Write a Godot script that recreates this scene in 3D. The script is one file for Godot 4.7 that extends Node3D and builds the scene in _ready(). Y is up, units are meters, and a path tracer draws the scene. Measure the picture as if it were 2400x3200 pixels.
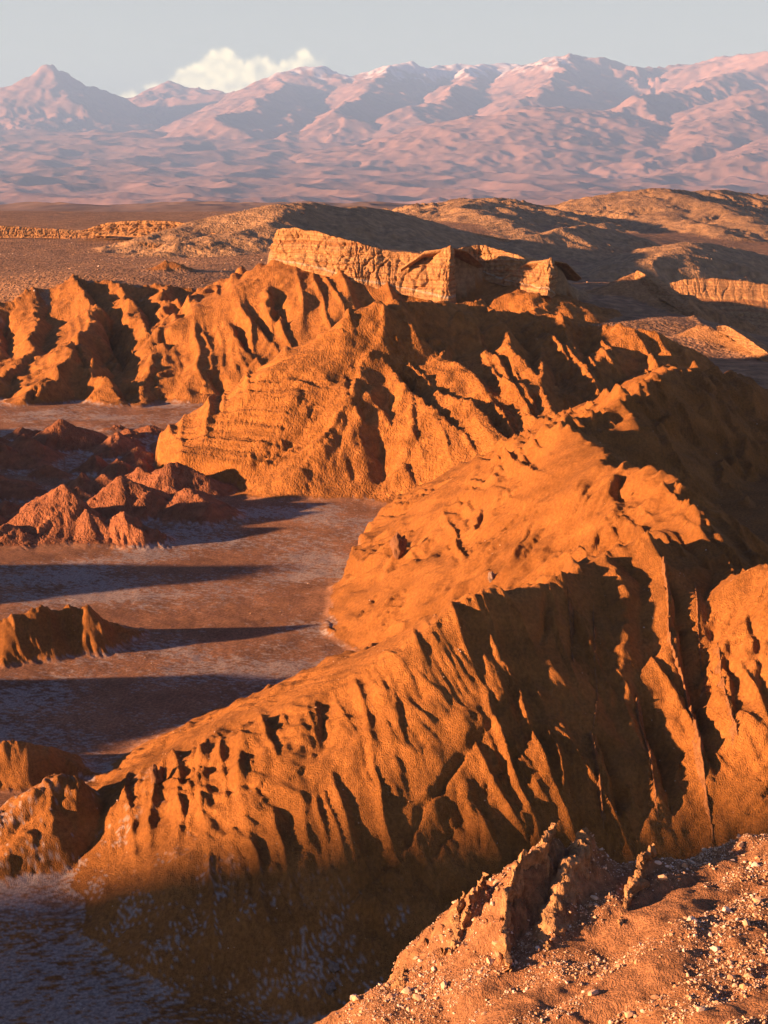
extends Node3D
# A desert valley of red badland ridges at sunset, a salt-crusted floor, mesas and far volcanoes.
# Terrain: ridge lines (crest polylines with heights and flank slopes) joined by their upper envelope,
# cut by gullies and ribs, and split into one mesh per landform. x right, y up, f = distance ahead (-z).

const STRIDE := 26
var noise := FastNoiseLite.new()      # plain simplex, period 1
var rough := FastNoiseLite.new()      # five octaves, period 1
var cellular := FastNoiseLite.new()
var seg := PackedFloat32Array()       # ridge segments of the near terrain
var far_seg := PackedFloat32Array()   # ridge segments of the mountains
var cuts := PackedFloat32Array()      # gullies and ribs
var base_grid := PackedFloat32Array()
var base_owner := PackedInt32Array()
var owner_names: Array = []
var mats := {}

func _ready() -> void:
	set_view()
	set_noise()
	make_materials()
	set_ridges()
	var t := Time.get_ticks_msec()
	make_near_terrain()
	print("near terrain ", Time.get_ticks_msec() - t); t = Time.get_ticks_msec()
	make_far_terrain()
	print("far terrain ", Time.get_ticks_msec() - t); t = Time.get_ticks_msec()
	make_side_hill(); make_foreground(); make_ribs(); make_cliffs(); make_boulders(); scatter_rocks(); print("details ", Time.get_ticks_msec() - t)

func set_view() -> void:
	var cam := Camera3D.new()
	cam.name = "camera"
	cam.fov = 40.0
	cam.near = 0.5
	cam.far = 120000.0
	cam.position = Vector3(0, 60, 0)
	cam.rotation_degrees = Vector3(-12.7, 0, 0)
	add_child(cam)
	cam.current = true
	var sun := DirectionalLight3D.new()
	sun.name = "sun"
	sun.light_color = Color(1.0, 0.77, 0.58)
	sun.light_energy = 1.6
	sun.light_angular_distance = 1.1
	sun.shadow_enabled = true
	var azimuth := deg_to_rad(13.0)
	var height := deg_to_rad(9.0)
	var way := Vector3(cos(azimuth) * cos(height), -sin(height), -sin(azimuth) * cos(height))
	sun.look_at_from_position(Vector3(0, 100, 0), Vector3(0, 100, 0) + way)
	add_child(sun)
	var env := Environment.new()
	env.background_mode = Environment.BG_SKY
	env.sky = Sky.new()
	env.sky.sky_material = make_sky()
	env.tonemap_mode = Environment.TONE_MAPPER_LINEAR
	env.tonemap_exposure = 5.9
	env.sdfgi_enabled = true
	env.ssao_enabled = true
	env.ssil_enabled = true
	env.fog_enabled = true
	env.fog_density = 0.00003
	env.fog_light_color = Color(0.62, 0.79, 1.0)
	var we := WorldEnvironment.new()
	we.name = "environment"
	we.environment = env
	add_child(we)

func make_sky() -> Material:
	var m := ProceduralSkyMaterial.new()
	m.sky_top_color = Color(0.010, 0.022, 0.072).linear_to_srgb()
	m.sky_horizon_color = Color(0.200, 0.200, 0.140).linear_to_srgb()
	m.sky_curve = 0.13
	m.ground_bottom_color = Color(0.04, 0.025, 0.015).linear_to_srgb()
	m.ground_horizon_color = Color(0.08, 0.06, 0.05).linear_to_srgb()
	m.sun_angle_max = 0.0
	m.sky_cover = make_cloud()
	m.sky_cover_modulate = Color(0.58, 0.54, 0.44)
	return m

func make_cloud() -> ImageTexture:
	# one bank of cumulus low over the range, in degrees right of straight ahead and above the horizon
	var puff := FastNoiseLite.new()
	puff.noise_type = FastNoiseLite.TYPE_SIMPLEX_SMOOTH
	puff.frequency = 1.0
	puff.fractal_octaves = 5
	puff.seed = 4
	var im := Image.create(4096, 2048, false, Image.FORMAT_RGBA8)
	im.fill(Color(0, 0, 0, 0))
	for i in range(3940, 4090):      # the picture's edge is straight ahead
		for j in range(950, 1024):
			var a := (i + 0.5 - 4096.0) / 4096.0 * 360.0
			var e := 90.0 - (j + 0.5) / 2048.0 * 180.0
			# outline of the top: a low tail on the left that climbs to a heap and trails off to the right
			var top := 3.75 + 1.6 * smoothstep(-10.3, -6.2, a) - 0.25 * smoothstep(-5.0, -4.0, a) + 0.35 * smoothstep(-3.9, -2.9, a)
			top += 0.55 * puff.get_noise_2d(a * 0.9, e * 0.5) + 0.18 * puff.get_noise_2d(a * 3.0, e * 3.0)
			var under := top - e
			var body := smoothstep(0.0, 0.22, under) * smoothstep(-11.2, -10.2, a) * (1.0 - smoothstep(-3.0, -2.2, a))
			body *= 0.72 + 0.55 * puff.get_noise_2d(a * 1.6 + 9.0, e * 2.2)
			if a > -5.0:
				body *= 1.0 - 0.5 * smoothstep(0.25, 0.7, under)
			if body > 0.0:
				im.set_pixel(i, j, Color(1.0, 0.93, 0.78, clampf(body, 0.0, 1.0)))
	return ImageTexture.create_from_image(im)

func set_noise() -> void:
	noise.noise_type = FastNoiseLite.TYPE_SIMPLEX_SMOOTH
	noise.frequency = 1.0
	noise.fractal_type = FastNoiseLite.FRACTAL_NONE
	noise.seed = 11
	rough.noise_type = FastNoiseLite.TYPE_SIMPLEX_SMOOTH
	rough.frequency = 1.0
	rough.fractal_type = FastNoiseLite.FRACTAL_FBM
	rough.fractal_octaves = 4
	rough.fractal_gain = 0.52
	rough.seed = 23
	cellular.noise_type = FastNoiseLite.TYPE_CELLULAR
	cellular.frequency = 1.0
	cellular.fractal_type = FastNoiseLite.FRACTAL_NONE
	cellular.seed = 5

func grain_texture(size: int, freq: float, seed_: int, low: Color, high: Color, octaves := 6) -> NoiseTexture2D:
	var n := FastNoiseLite.new()
	n.noise_type = FastNoiseLite.TYPE_SIMPLEX_SMOOTH
	n.frequency = freq
	n.fractal_octaves = octaves
	n.fractal_gain = 0.62
	n.seed = seed_
	var t := NoiseTexture2D.new()
	t.width = size
	t.height = size
	t.seamless = true
	t.noise = n
	var g := Gradient.new()
	g.set_color(0, low)
	g.set_color(1, high)
	t.color_ramp = g
	return t

func make_materials() -> void:
	var grain := grain_texture(1024, 0.012, 3, Color(0.6, 0.6, 0.6), Color(1, 1, 1))
	var bump := grain_texture(1024, 0.035, 9, Color(0, 0, 0), Color(1, 1, 1), 7)
	for k in [["near", 2.2, 6.0], ["main", 6.0, 28.0], ["mid", 22.0, 50.0], ["far", 80.0, 110.0]]:
		var m := StandardMaterial3D.new()
		m.resource_name = "earth_" + k[0]
		m.vertex_color_use_as_albedo = true
		m.albedo_color = Color(1, 1, 1)
		m.albedo_texture = grain
		m.uv1_triplanar = true
		m.uv1_world_triplanar = true
		m.uv1_scale = Vector3.ONE / k[1]
		m.roughness = 0.95
		m.metallic_specular = 0.2
		m.heightmap_enabled = true
		m.heightmap_texture = bump
		m.heightmap_scale = k[2]
		mats[k[0]] = m
	var m2 := StandardMaterial3D.new()
	m2.resource_name = "mountain_earth"
	m2.vertex_color_use_as_albedo = true
	m2.roughness = 1.0
	m2.metallic_specular = 0.1
	mats["mountain"] = m2

# ------------------------------------------------------------------ ridges
func add_ridge(into: PackedFloat32Array, own: int, pts: Array, sl: float, sr: float, round_: float, lam: float, amp: float, d0: float, jag: float, drop: float, bend: float) -> PackedFloat32Array:
	var s := 0.0
	var id := float(into.size() / STRIDE)
	var total := 0.0
	for i in pts.size() - 1:
		total += Vector2(pts[i][0] - pts[i + 1][0], pts[i][2] - pts[i + 1][2]).length()
	var dip: float = (pts[-1][1] - pts[0][1]) / total
	for i in pts.size() - 1:
		var a: Array = pts[i]
		var b: Array = pts[i + 1]
		var ex: float = b[0] - a[0]
		var ef: float = b[2] - a[2]
		var l := maxf(sqrt(ex * ex + ef * ef), 0.001)
		var reach := drop / minf(sl, sr) if bend <= 0.0 else bend * (exp(minf(drop / (minf(sl, sr) * bend), 3.0)) - 1.0)
		into.append_array(PackedFloat32Array([a[0], a[2], a[1], ex, ef, b[1] - a[1], 1.0 / (l * l), l, s, sl, sr, round_, lam, amp, d0,
			minf(a[0], b[0]) - reach, maxf(a[0], b[0]) + reach, minf(a[2], b[2]) - reach, maxf(a[2], b[2]) + reach, own, id, jag, drop, bend, clampf(dip / sl, -0.8, 0.8), clampf(dip / sr, -0.8, 0.8)]))
		s += l
	return into

# gully (depth > 0) or rib (depth < 0): a line that lowers or lifts the ground beside it; wl, wr = how far it reaches on each side
func add_cut(pts: Array, depth: float, wl: float, wr: float) -> void:
	var s := 0.0
	var total := 0.0
	for i in pts.size() - 1:
		total += Vector2(pts[i][0], pts[i][1]).distance_to(Vector2(pts[i + 1][0], pts[i + 1][1]))
	for i in pts.size() - 1:
		var a: Array = pts[i]
		var b: Array = pts[i + 1]
		var ex: float = b[0] - a[0]
		var ef: float = b[1] - a[1]
		var l := maxf(sqrt(ex * ex + ef * ef), 0.001)
		var reach := maxf(wl, wr) * 1.3
		cuts.append_array(PackedFloat32Array([a[0], a[1], ex, ef, 1.0 / (l * l), l, s, total, depth, wl, wr,
			minf(a[0], b[0]) - reach, maxf(a[0], b[0]) + reach, minf(a[1], b[1]) - reach, maxf(a[1], b[1]) + reach, float(cuts.size() / 16)]))
		s += l

func set_ridges() -> void:
	owner_names = ["valley_floor", "main_ridge", "middle_ridge", "badland_ridge", "plateau", "dome_hill", "ochre_hill", "far_hill", "hogback_ridge", "side_hill", "mesa", "hillock", "hillock", "hillock", "hillock", "hillock", "mound", "mound", "mound", "mound", "mound", "mound", "mound", "mound", "mound", "mound", "mound", "mound", "mound", "mound", "mound", "mound", "mound", "mound", "mound", "mound", "mound", "mound", "mound", "mound", "mound", "mound", "mound", "mound", "mound", "mound", "mound", "mound", "mound", "mound", "mound", "mound", "mound", "mound", "mound", "mound", "mound", "mound", "mound", "mound", "mound", "mound", "mound", "mound", "mound", "mound", "mound", "mound"]
	seg = add_ridge(seg, 1, [[29.08, 25.09, 143], [23.72, 24, 139.5], [19.49, 22.89, 136], [13.48, 23.19, 131.5], [7.42, 22.19, 127], [4.32, 20.42, 125], [1.29, 17.89, 122.5]], 0.72, 0.55, 0.6, 3.5, 0.5, 4, 0.3, 34, 0)
	seg = add_ridge(seg, 1, [[1.31, 16.61, 123.9], [-1.71, 15.19, 125.1], [-6.11, 13.8, 126.3], [-9.75, 10.36, 127.4], [-13.37, 7.57, 127.4], [-18.08, 4.29, 128.6], [-22.91, 1.08, 129.8], [-27.2, -3.12, 132.2], [-31.14, -6.69, 134.5]], 0.74, 0.68, 0.6, 4, 0.5, 5, 0.3, 34, 0)
	seg = add_ridge(seg, 1, [[7.48, 21.9, 128], [5.77, 18.51, 123.3], [4.35, 14.24, 118], [3, 10.39, 112.7], [2.14, 8.05, 108.6]], 1.6, 0.72, 0.35, 3, 0.3, 2, 0.3, 16, 0)
	seg = add_ridge(seg, 1, [[4.37, 20, 126.3], [3.33, 17.89, 122.5], [2.7, 15.04, 118.2], [2.23, 12.18, 114.5]], 1.6, 0.72, 0.35, 3, 0.3, 2, 0.3, 16, 0)
	seg = add_ridge(seg, 1, [[1.31, 17.41, 123.9], [-1.03, 15.9, 120.6], [-1.41, 13.05, 116.6], [-1.57, 10.34, 112.8], [-0.94, 7.38, 107.4]], 1.6, 0.72, 0.35, 3, 0.3, 2, 0.3, 16, 0)
	seg = add_ridge(seg, 1, [[-6.11, 14.6, 126.3], [-5.25, 11.52, 120.4], [-5.5, 8.98, 115.9], [-4.2, 5.51, 109.5]], 1.6, 0.72, 0.35, 3, 0.3, 2, 0.3, 16, 0)
	seg = add_ridge(seg, 1, [[-9.75, 11.16, 127.4], [-7.88, 8.8, 121.5], [-8.48, 6.23, 117.1], [-8.99, 3.78, 112.1], [-9.31, 2.04, 108]], 1.6, 0.72, 0.35, 3, 0.3, 2, 0.3, 16, 0)
	seg = add_ridge(seg, 1, [[-13.37, 8.37, 127.4], [-13.2, 4.71, 120.4], [-14.19, 1.42, 113.3], [-15.17, -1.9, 107.4]], 0.8, 0.72, 0.35, 3, 0.3, 2, 0.3, 16, 0)
	seg = add_ridge(seg, 1, [[-18.08, 5.09, 128.6], [-18.56, 1.88, 121.5], [-19.76, -1.45, 114.5], [-20.12, -3.9, 108.6]], 0.75, 0.72, 0.35, 3, 0.3, 2, 0.3, 16, 0)
	seg = add_ridge(seg, 1, [[-22.91, 1.88, 129.8], [-24.07, -1.06, 122.7], [-25.45, -4.32, 115.6]], 0.75, 0.72, 0.35, 3, 0.3, 2, 0.3, 16, 0)
	seg = add_ridge(seg, 1, [[13.56, 22.99, 132.2], [12.53, 18.81, 125.1], [9.49, 14.24, 118], [6.74, 10.65, 112.1]], 0.85, 0.72, 0.35, 3, 0.3, 2, 0.3, 16, 0)
	seg = add_ridge(seg, 1, [[19.44, 22.97, 135.7], [18.17, 18.25, 126.8], [16.9, 14.1, 119.5], [14.96, 9.53, 112.7]], 0.85, 0.72, 0.35, 3, 0.3, 2, 0.3, 16, 0)
	seg = add_ridge(seg, 1, [[23.48, 24.36, 138.1], [22.83, 18.58, 128.6], [22.39, 13.54, 119.8], [22.14, 8.8, 111.5]], 0.9, 0.7, 0.35, 3, 0.3, 2, 0.3, 16, 0)
	seg = add_ridge(seg, 1, [[38.04, 31.2, 219], [34.16, 28.06, 219], [30.3, 25.71, 220], [22.18, 20.26, 221], [12.01, 11.04, 222], [4.56, 3.71, 222], [-0.34, 1.3, 222]], 0.74, 0.75, 0.8, 6, 0.9, 5, 0.5, 40, 0)
	seg = add_ridge(seg, 1, [[38.12, 31.13, 219.5], [38.98, 28.81, 207.7], [28.37, 28.15, 203], [28.35, 26.85, 191.2], [29.66, 26.37, 177], [32.93, 27.42, 166.4], [32.98, 25.55, 160.5], [34.43, 25.48, 153.4], [35.7, 24.29, 146.3], [36.02, 22.32, 138.1], [37.64, 24.29, 133.3], [40.69, 26.13, 128.6]], 0.7, 0.8, 0.5, 4, 0.9, 3, 0.5, 36, 0)
	seg = add_ridge(seg, 1, [[38.12, 31.13, 219.5], [43.3, 31.95, 230.1], [47.95, 32.12, 238.4], [59.13, 30.09, 245.4], [69.26, 26.29, 252.5], [84.35, 21.09, 262]], 0.6, 0.72, 0.5, 6, 1, 4, 0.5, 26, 0)
	seg = add_ridge(seg, 1, [[28.55, 25.73, 140.4], [28.22, 23.07, 135.7], [27.26, 18.05, 127.4], [26.67, 12.49, 118], [27.1, 7.22, 108.6]], 0.75, 0.6, 0.3, 3, 0.4, 2, 0.25, 9, 0)
	seg = add_ridge(seg, 1, [[37.64, 24.29, 133.3], [37.18, 17.9, 125.1], [36.42, 12.97, 116.8]], 0.6, 0.6, 1, 3, 0.4, 2, 0.2, 12, 0)
	seg = add_ridge(seg, 2, [[-1.5, 36.32, 318], [-9.47, 31.02, 323], [-14.95, 25.41, 326], [-20.51, 19.47, 328], [-29.34, 10.74, 328], [-35.88, 5.73, 327], [-43.28, 0.09, 324]], 0.95, 0.85, 0.8, 6, 1.3, 5, 0.7, 40, 0)
	seg = add_ridge(seg, 2, [[-1.5, 36.32, 318], [-0.15, 29.64, 307], [-2.92, 24.42, 300], [-8.66, 18.39, 292], [-6.15, 14.98, 287], [-5.39, 10.71, 281]], 1, 0.75, 0.5, 6, 0.8, 4, 0.6, 30, 0)
	seg = add_ridge(seg, 2, [[-0.15, 29.64, 307], [2.02, 23.55, 299], [5.36, 19.56, 292], [7.18, 15.13, 286], [8.84, 9.06, 277], [9.22, 7.28, 274]], 1.1, 0.8, 0.4, 5, 0.8, 3, 0.6, 26, 0)
	seg = add_ridge(seg, 2, [[-5.33, 20.97, 296], [-2.85, 17.56, 291], [1.93, 11.79, 283]], 1.1, 0.8, 0.3, 4, 0.4, 2, 0.4, 10, 0)
	seg = add_ridge(seg, 2, [[2.34, 7.75, 274], [6.35, 3.85, 268], [9.77, 0.41, 262]], 1, 0.7, 0.3, 4, 0.5, 2, 0.3, 12, 0)
	seg = add_ridge(seg, 2, [[2.34, 7.75, 274], [-0.86, 3.43, 270], [-4.46, 0.38, 267]], 0.7, 0.7, 0.6, 4, 0.4, 2, 0.3, 12, 0)
	seg = add_ridge(seg, 2, [[8.82, 7.37, 276], [11.91, 4.88, 272], [14.04, 1.08, 268]], 1, 0.8, 0.4, 4, 0.4, 2, 0.3, 12, 0)
	seg = add_ridge(seg, 2, [[-9.47, 31.02, 323], [-11.79, 25.97, 313], [-13.97, 20.05, 303], [-17.53, 14.37, 294]], 1.1, 0.8, 0.4, 4, 0.6, 3, 0.5, 12, 0)
	seg = add_ridge(seg, 2, [[-14.95, 25.41, 326], [-18.63, 18.6, 314], [-23.1, 12.97, 303], [-26.44, 8.43, 294]], 1.1, 0.8, 0.4, 4, 0.6, 3, 0.5, 12, 0)
	seg = add_ridge(seg, 2, [[-2.92, 24.42, 300], [-6.4, 23.31, 301], [-9.14, 18.59, 292], [-13.19, 13.06, 284], [-17.58, 6.71, 277]], 1.1, 0.7, 0.5, 5, 0.6, 3, 0.5, 16, 0)
	seg = add_ridge(seg, 2, [[5.36, 19.56, 292], [3.87, 17.23, 288], [4.27, 13.39, 282], [2.82, 9.53, 277]], 1, 0.9, 0.4, 4, 0.5, 3, 0.4, 10, 0)
	seg = add_ridge(seg, 2, [[-1.5, 36.32, 318], [4.31, 36.25, 326], [17.15, 35.38, 338], [27.04, 32.49, 344], [38.39, 32.81, 340], [47.36, 30.07, 336], [55.2, 29.74, 330], [63.19, 27.23, 326], [69.04, 21.81, 322]], 0.6, 0.85, 0.8, 7, 0.8, 4, 0.6, 30, 0)
	seg = add_ridge(seg, 2, [[17.7, 35.16, 338], [22.11, 32.3, 329], [26.78, 28.03, 313], [29.89, 25.18, 302], [32.35, 22.95, 292]], 1.4, 0.75, 0.25, 4, 0.35, 2, 0.5, 10, 0)
	seg = add_ridge(seg, 2, [[38.39, 32.81, 340], [39.71, 29.27, 327], [42.67, 23.98, 308], [44.55, 19.49, 289]], 1.4, 0.75, 0.25, 4, 0.35, 2, 0.5, 10, 0)
	seg = add_ridge(seg, 2, [[38.45, 25.74, 320], [41.57, 21.56, 303], [43.62, 18.53, 289]], 1.4, 0.75, 0.25, 4, 0.35, 2, 0.5, 6, 0)
	seg = add_ridge(seg, 2, [[7.54, 24.06, 303], [13.53, 20.18, 291], [18.58, 16.7, 279], [22.39, 13.44, 268], [24.92, 11.56, 261]], 1.4, 0.75, 0.25, 4, 0.35, 2, 0.5, 9, 0)
	seg = add_ridge(seg, 2, [[5.85, 19.56, 292], [11.29, 15.76, 282], [17.23, 12, 271], [21.26, 9.66, 264]], 1.4, 0.75, 0.25, 4, 0.35, 2, 0.5, 8, 0)
	seg = add_ridge(seg, 2, [[25.5, 16.87, 284], [29.51, 16.54, 277], [32.11, 13.61, 267]], 0.9, 0.75, 0.25, 4, 0.35, 2, 0.5, 8, 0)
	seg = add_ridge(seg, 2, [[2.11, 32.97, 315], [12.21, 26.52, 308], [19.74, 21.7, 298], [26.35, 17.03, 283]], 0.9, 0.75, 0.25, 4, 0.35, 2, 0.5, 7, 0)
	seg = add_ridge(seg, 2, [[31.97, 23.12, 293], [33.92, 19.72, 284], [35.22, 17.32, 275]], 0.9, 0.75, 0.25, 4, 0.35, 2, 0.5, 6, 0)
	seg = add_ridge(seg, 2, [[55.2, 29.74, 330], [47.55, 25.86, 314], [39.68, 19.56, 292]], 0.9, 0.5, 1.5, 6, 0.4, 4, 0.3, 14, 0)
	seg = add_ridge(seg, 2, [[65.64, 25.75, 330], [55.77, 22.21, 310], [49.34, 19.56, 292]], 0.9, 0.55, 0.8, 6, 0.5, 4, 0.3, 14, 0)
	seg = add_ridge(seg, 3, [[-153.35, 23.94, 495], [-135.4, 22.22, 500], [-129.04, 23.08, 503], [-124.03, 26.65, 508], [-118.43, 26.41, 510], [-113.16, 30.01, 512], [-110.53, 31.27, 513], [-102.25, 29.15, 510], [-95.02, 30.14, 507], [-89.35, 30.04, 506], [-83.79, 27.82, 505], [-78.44, 28.3, 506], [-72.81, 28.36, 505], [-65.31, 26.67, 506], [-59.66, 28.36, 505], [-53.59, 30.82, 500], [-44.19, 34.19, 492]], 0.4, 0.8, 0.6, 6, 1.2, 4, 0.8, 34, 0)
	seg = add_ridge(seg, 3, [[-110.54, 31.16, 513], [-103.66, 27.4, 495], [-98.25, 23.62, 478], [-99.92, 21.09, 468], [-99.31, 18.22, 455], [-101.63, 16.72, 445], [-98.95, 12.99, 428], [-100.54, 8.86, 412], [-104.11, 5.44, 402], [-105.06, 2, 398]], 0.95, 0.56, 0.6, 6, 0.6, 4, 0.8, 34, 0)
	seg = add_ridge(seg, 3, [[-101.63, 16.72, 445], [-95.14, 13.48, 430], [-90.43, 9.73, 418], [-83.48, 6.62, 410], [-77.57, 4.1, 402]], 0.95, 0.56, 0.6, 6, 1.2, 4, 0.8, 34, 0)
	seg = add_ridge(seg, 3, [[-124.04, 26.54, 508], [-119.77, 19.58, 480], [-117.66, 14.66, 456], [-114.34, 9.48, 436], [-116.07, 7.14, 424], [-119.24, 5.26, 410]], 0.95, 0.56, 0.6, 6, 1.2, 4, 0.8, 34, 0)
	seg = add_ridge(seg, 3, [[-89.35, 30.04, 506], [-82.65, 23.37, 478], [-81.94, 19.41, 464], [-77.49, 17.02, 452], [-75.9, 15.45, 448]], 0.95, 0.56, 0.6, 6, 1.2, 4, 0.8, 16, 0)
	seg = add_ridge(seg, 3, [[-72.81, 28.36, 505], [-72.35, 24.33, 486], [-71.38, 16.83, 454], [-71.8, 11.35, 428], [-70.09, 7.93, 414], [-70.95, 3.21, 402]], 0.95, 0.56, 0.6, 6, 1.2, 4, 0.8, 26, 0)
	seg = add_ridge(seg, 3, [[-72.35, 24.33, 486], [-66.26, 24.47, 484], [-60.88, 21.44, 470], [-62.6, 13.36, 440], [-63.71, 7.17, 420]], 0.95, 0.56, 0.6, 6, 1.2, 4, 0.8, 20, 0)
	seg = add_ridge(seg, 3, [[-44.19, 34.19, 492], [-46.72, 23.59, 462], [-52.33, 22.92, 458], [-48.15, 19.54, 446], [-49.17, 14.63, 428], [-52.48, 10, 412], [-54.95, 4.1, 402]], 0.95, 0.56, 0.6, 6, 1.2, 4, 0.8, 30, 0)
	seg = add_ridge(seg, 3, [[-46.72, 23.59, 462], [-44.25, 19.54, 446], [-41.67, 14.63, 428], [-37.59, 9.54, 412]], 0.95, 0.56, 0.6, 6, 1.2, 4, 0.8, 20, 0)
	seg = add_ridge(seg, 3, [[-36.51, 30.89, 492], [-38.52, 26.21, 476], [-38.32, 21.88, 460], [-34.18, 17.42, 444], [-29.17, 12.62, 426], [-26.02, 11.45, 420]], 0.95, 0.56, 0.6, 6, 1.2, 4, 0.8, 20, 0)
	seg = add_ridge(seg, 3, [[-27.73, 24.25, 468], [-27.76, 16.65, 442], [-23.47, 11.92, 424]], 0.95, 0.56, 0.6, 6, 1.2, 4, 0.8, 14, 0)
	seg = add_ridge(seg, 3, [[-42.51, 22.21, 462], [-39.52, 17.42, 444], [-33.7, 11.92, 424], [-30.56, 8.74, 412]], 0.95, 0.56, 0.6, 6, 1.2, 4, 0.8, 14, 0)
	seg = add_ridge(seg, 3, [[-36.06, 37.65, 468], [-20.64, 34.19, 455], [-4.23, 29.37, 440], [9.78, 27.66, 425]], 0.4, 0.5, 0.6, 6, 0.7, 4, 0.8, 34, 0)
	seg = add_ridge(seg, 3, [[-36.06, 37.65, 468], [-46.95, 31.88, 482], [-56.45, 28.35, 496]], 0.5, 0.5, 0.6, 6, 0.5, 4, 0.8, 34, 0)
	seg = add_ridge(seg, 10, [[-34.51, 47.02, 473], [-28.12, 47.74, 467], [-18.9, 46.06, 459], [-10.02, 44.09, 453], [2.93, 41.13, 449], [14.19, 40.8, 443], [19.82, 43.09, 437]], 0.25, 5, 0.5, 8, 0.4, 4, 0.3, 22, 0)
	seg = add_ridge(seg, 10, [[29.06, 42.61, 454], [33.26, 42.39, 452], [39.98, 40.36, 446], [46.52, 38.11, 440], [50.24, 39.66, 436]], 1.3, 5, 0.5, 8, 0.4, 4, 0.3, 22, 0)
	seg = add_ridge(seg, 3, [[-35.38, 38.79, 465], [-27.99, 38.31, 457], [-18.81, 36.42, 449], [-9.95, 34.54, 442], [2.9, 32.11, 436], [14, 30.09, 429], [19.08, 29.37, 424]], 0.3, 0.62, 1.5, 8, 0.7, 6, 0.3, 30, 0)
	seg = add_ridge(seg, 3, [[22.31, 30.57, 442], [28.94, 36.01, 446], [33, 34.82, 442], [39.55, 33.57, 435], [44.39, 32.3, 427], [48.68, 31.96, 422]], 0.3, 0.62, 1.5, 8, 0.7, 6, 0.3, 30, 0)
	seg = add_ridge(seg, 3, [[-91.83, 28.49, 540], [-84.22, 33.73, 545], [-81.05, 35.75, 548], [-72.89, 31.54, 548], [-63.2, 25.86, 545]], 0.6, 0.5, 0.6, 6, 0.6, 4, 0.8, 34, 0)
	seg = add_ridge(seg, 11, [[-57.17, 3.66, 181], [-51.82, 4, 182], [-48.27, 4.87, 183], [-44.68, 5.95, 184], [-43.06, 4.86, 185], [-39.75, 5.42, 186], [-37.81, 3.13, 187], [-35.15, 1.82, 188]], 1, 0.75, 0.5, 2.5, 0.7, 2, 0.3, 14, 0)
	seg = add_ridge(seg, 12, [[-36.04, 1.64, 123], [-35.31, 2.81, 123], [-33.72, 4.47, 124], [-30.8, 6.06, 125], [-29.11, 4.09, 127], [-27.42, 0.27, 129]], 0.9, 0.8, 0.5, 2, 0.4, 2, 0.3, 14, 0)
	seg = add_ridge(seg, 13, [[-30.8, 6.06, 125], [-31.07, 4.44, 122], [-32.84, 2.6, 120], [-34.1, 1.28, 118]], 0.9, 0.9, 0.5, 2, 0.4, 2, 0.3, 14, 0)
	seg = add_ridge(seg, 14, [[-42.08, 3.4, 138], [-37.7, 3.93, 139], [-34.16, 1.69, 139], [-29.64, 0.03, 138]], 0.8, 0.8, 0.5, 1.6, 0.35, 2, 0.3, 14, 0)
	seg = add_ridge(seg, 15, [[-27.15, 2.08, 136], [-25.19, 1.96, 138]], 0.8, 0.8, 0.5, 1.5, 0.2, 2, 0.3, 5, 0)
	seg = add_ridge(seg, 16, [[-82.7847, 6.28099, 331.283], [-80.53, 7.68, 332.1], [-74.5175, 5.48156, 330.329]], 0.72, 0.72, 0.4, 1.8, 0.6, 1.5, 0.25, 18, 0)
	seg = add_ridge(seg, 17, [[-87.1539, 5.1442, 320.228], [-86.24, 5.76, 319.7], [-83.8031, 4.79231, 318.555]], 0.72, 0.72, 0.4, 1.8, 0.6, 1.5, 0.25, 18, 0)
	seg = add_ridge(seg, 18, [[-67.8814, 4.06307, 325.205], [-66.08, 5.12, 325.4], [-61.2764, 3.45912, 324.978]], 0.72, 0.72, 0.4, 1.8, 0.6, 1.5, 0.25, 18, 0)
	seg = add_ridge(seg, 19, [[-65.0334, 3.27132, 340.888], [-64.11, 3.84, 341.2], [-61.6475, 2.94635, 340.523]], 0.72, 0.72, 0.4, 1.8, 0.6, 1.5, 0.25, 18, 0)
	seg = add_ridge(seg, 20, [[-59.3252, 3.18661, 346.618], [-58.22, 3.84, 346.8], [-55.2728, 2.81324, 346.405]], 0.72, 0.72, 0.4, 1.8, 0.6, 1.5, 0.25, 18, 0)
	seg = add_ridge(seg, 21, [[-43.6707, 7.19008, 339.974], [-42.13, 8.32, 338.8], [-38.0216, 6.54441, 336.256]], 0.72, 0.72, 0.4, 1.8, 0.6, 1.5, 0.25, 18, 0)
	seg = add_ridge(seg, 22, [[-52.0731, 4.88658, 330.49], [-50.95, 5.76, 329.5], [-47.9552, 4.38749, 327.354]], 0.72, 0.72, 0.4, 1.8, 0.6, 1.5, 0.25, 18, 0)
	seg = add_ridge(seg, 23, [[-59.2465, 3.83008, 282.218], [-58.2, 4.48, 282.6], [-55.4094, 3.4587, 281.771]], 0.72, 0.72, 0.4, 1.8, 0.6, 1.5, 0.25, 18, 0)
	seg = add_ridge(seg, 24, [[-67.2508, 3.30322, 307.814], [-66.67, 3.84, 307.1], [-65.1213, 2.99648, 305.553]], 0.72, 0.72, 0.4, 1.8, 0.6, 1.5, 0.25, 18, 0)
	seg = add_ridge(seg, 25, [[-60.2871, 7.40727, 250.483], [-59.07, 8.32, 249.5], [-55.8244, 6.8857, 247.369]], 0.72, 0.72, 0.4, 1.8, 0.6, 1.5, 0.25, 18, 0)
	seg = add_ridge(seg, 26, [[-51.213, 6.24159, 266.824], [-48.97, 7.68, 265.8], [-42.9888, 5.41964, 263.58]], 0.72, 0.72, 0.4, 1.8, 0.6, 1.5, 0.25, 18, 0)
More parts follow.
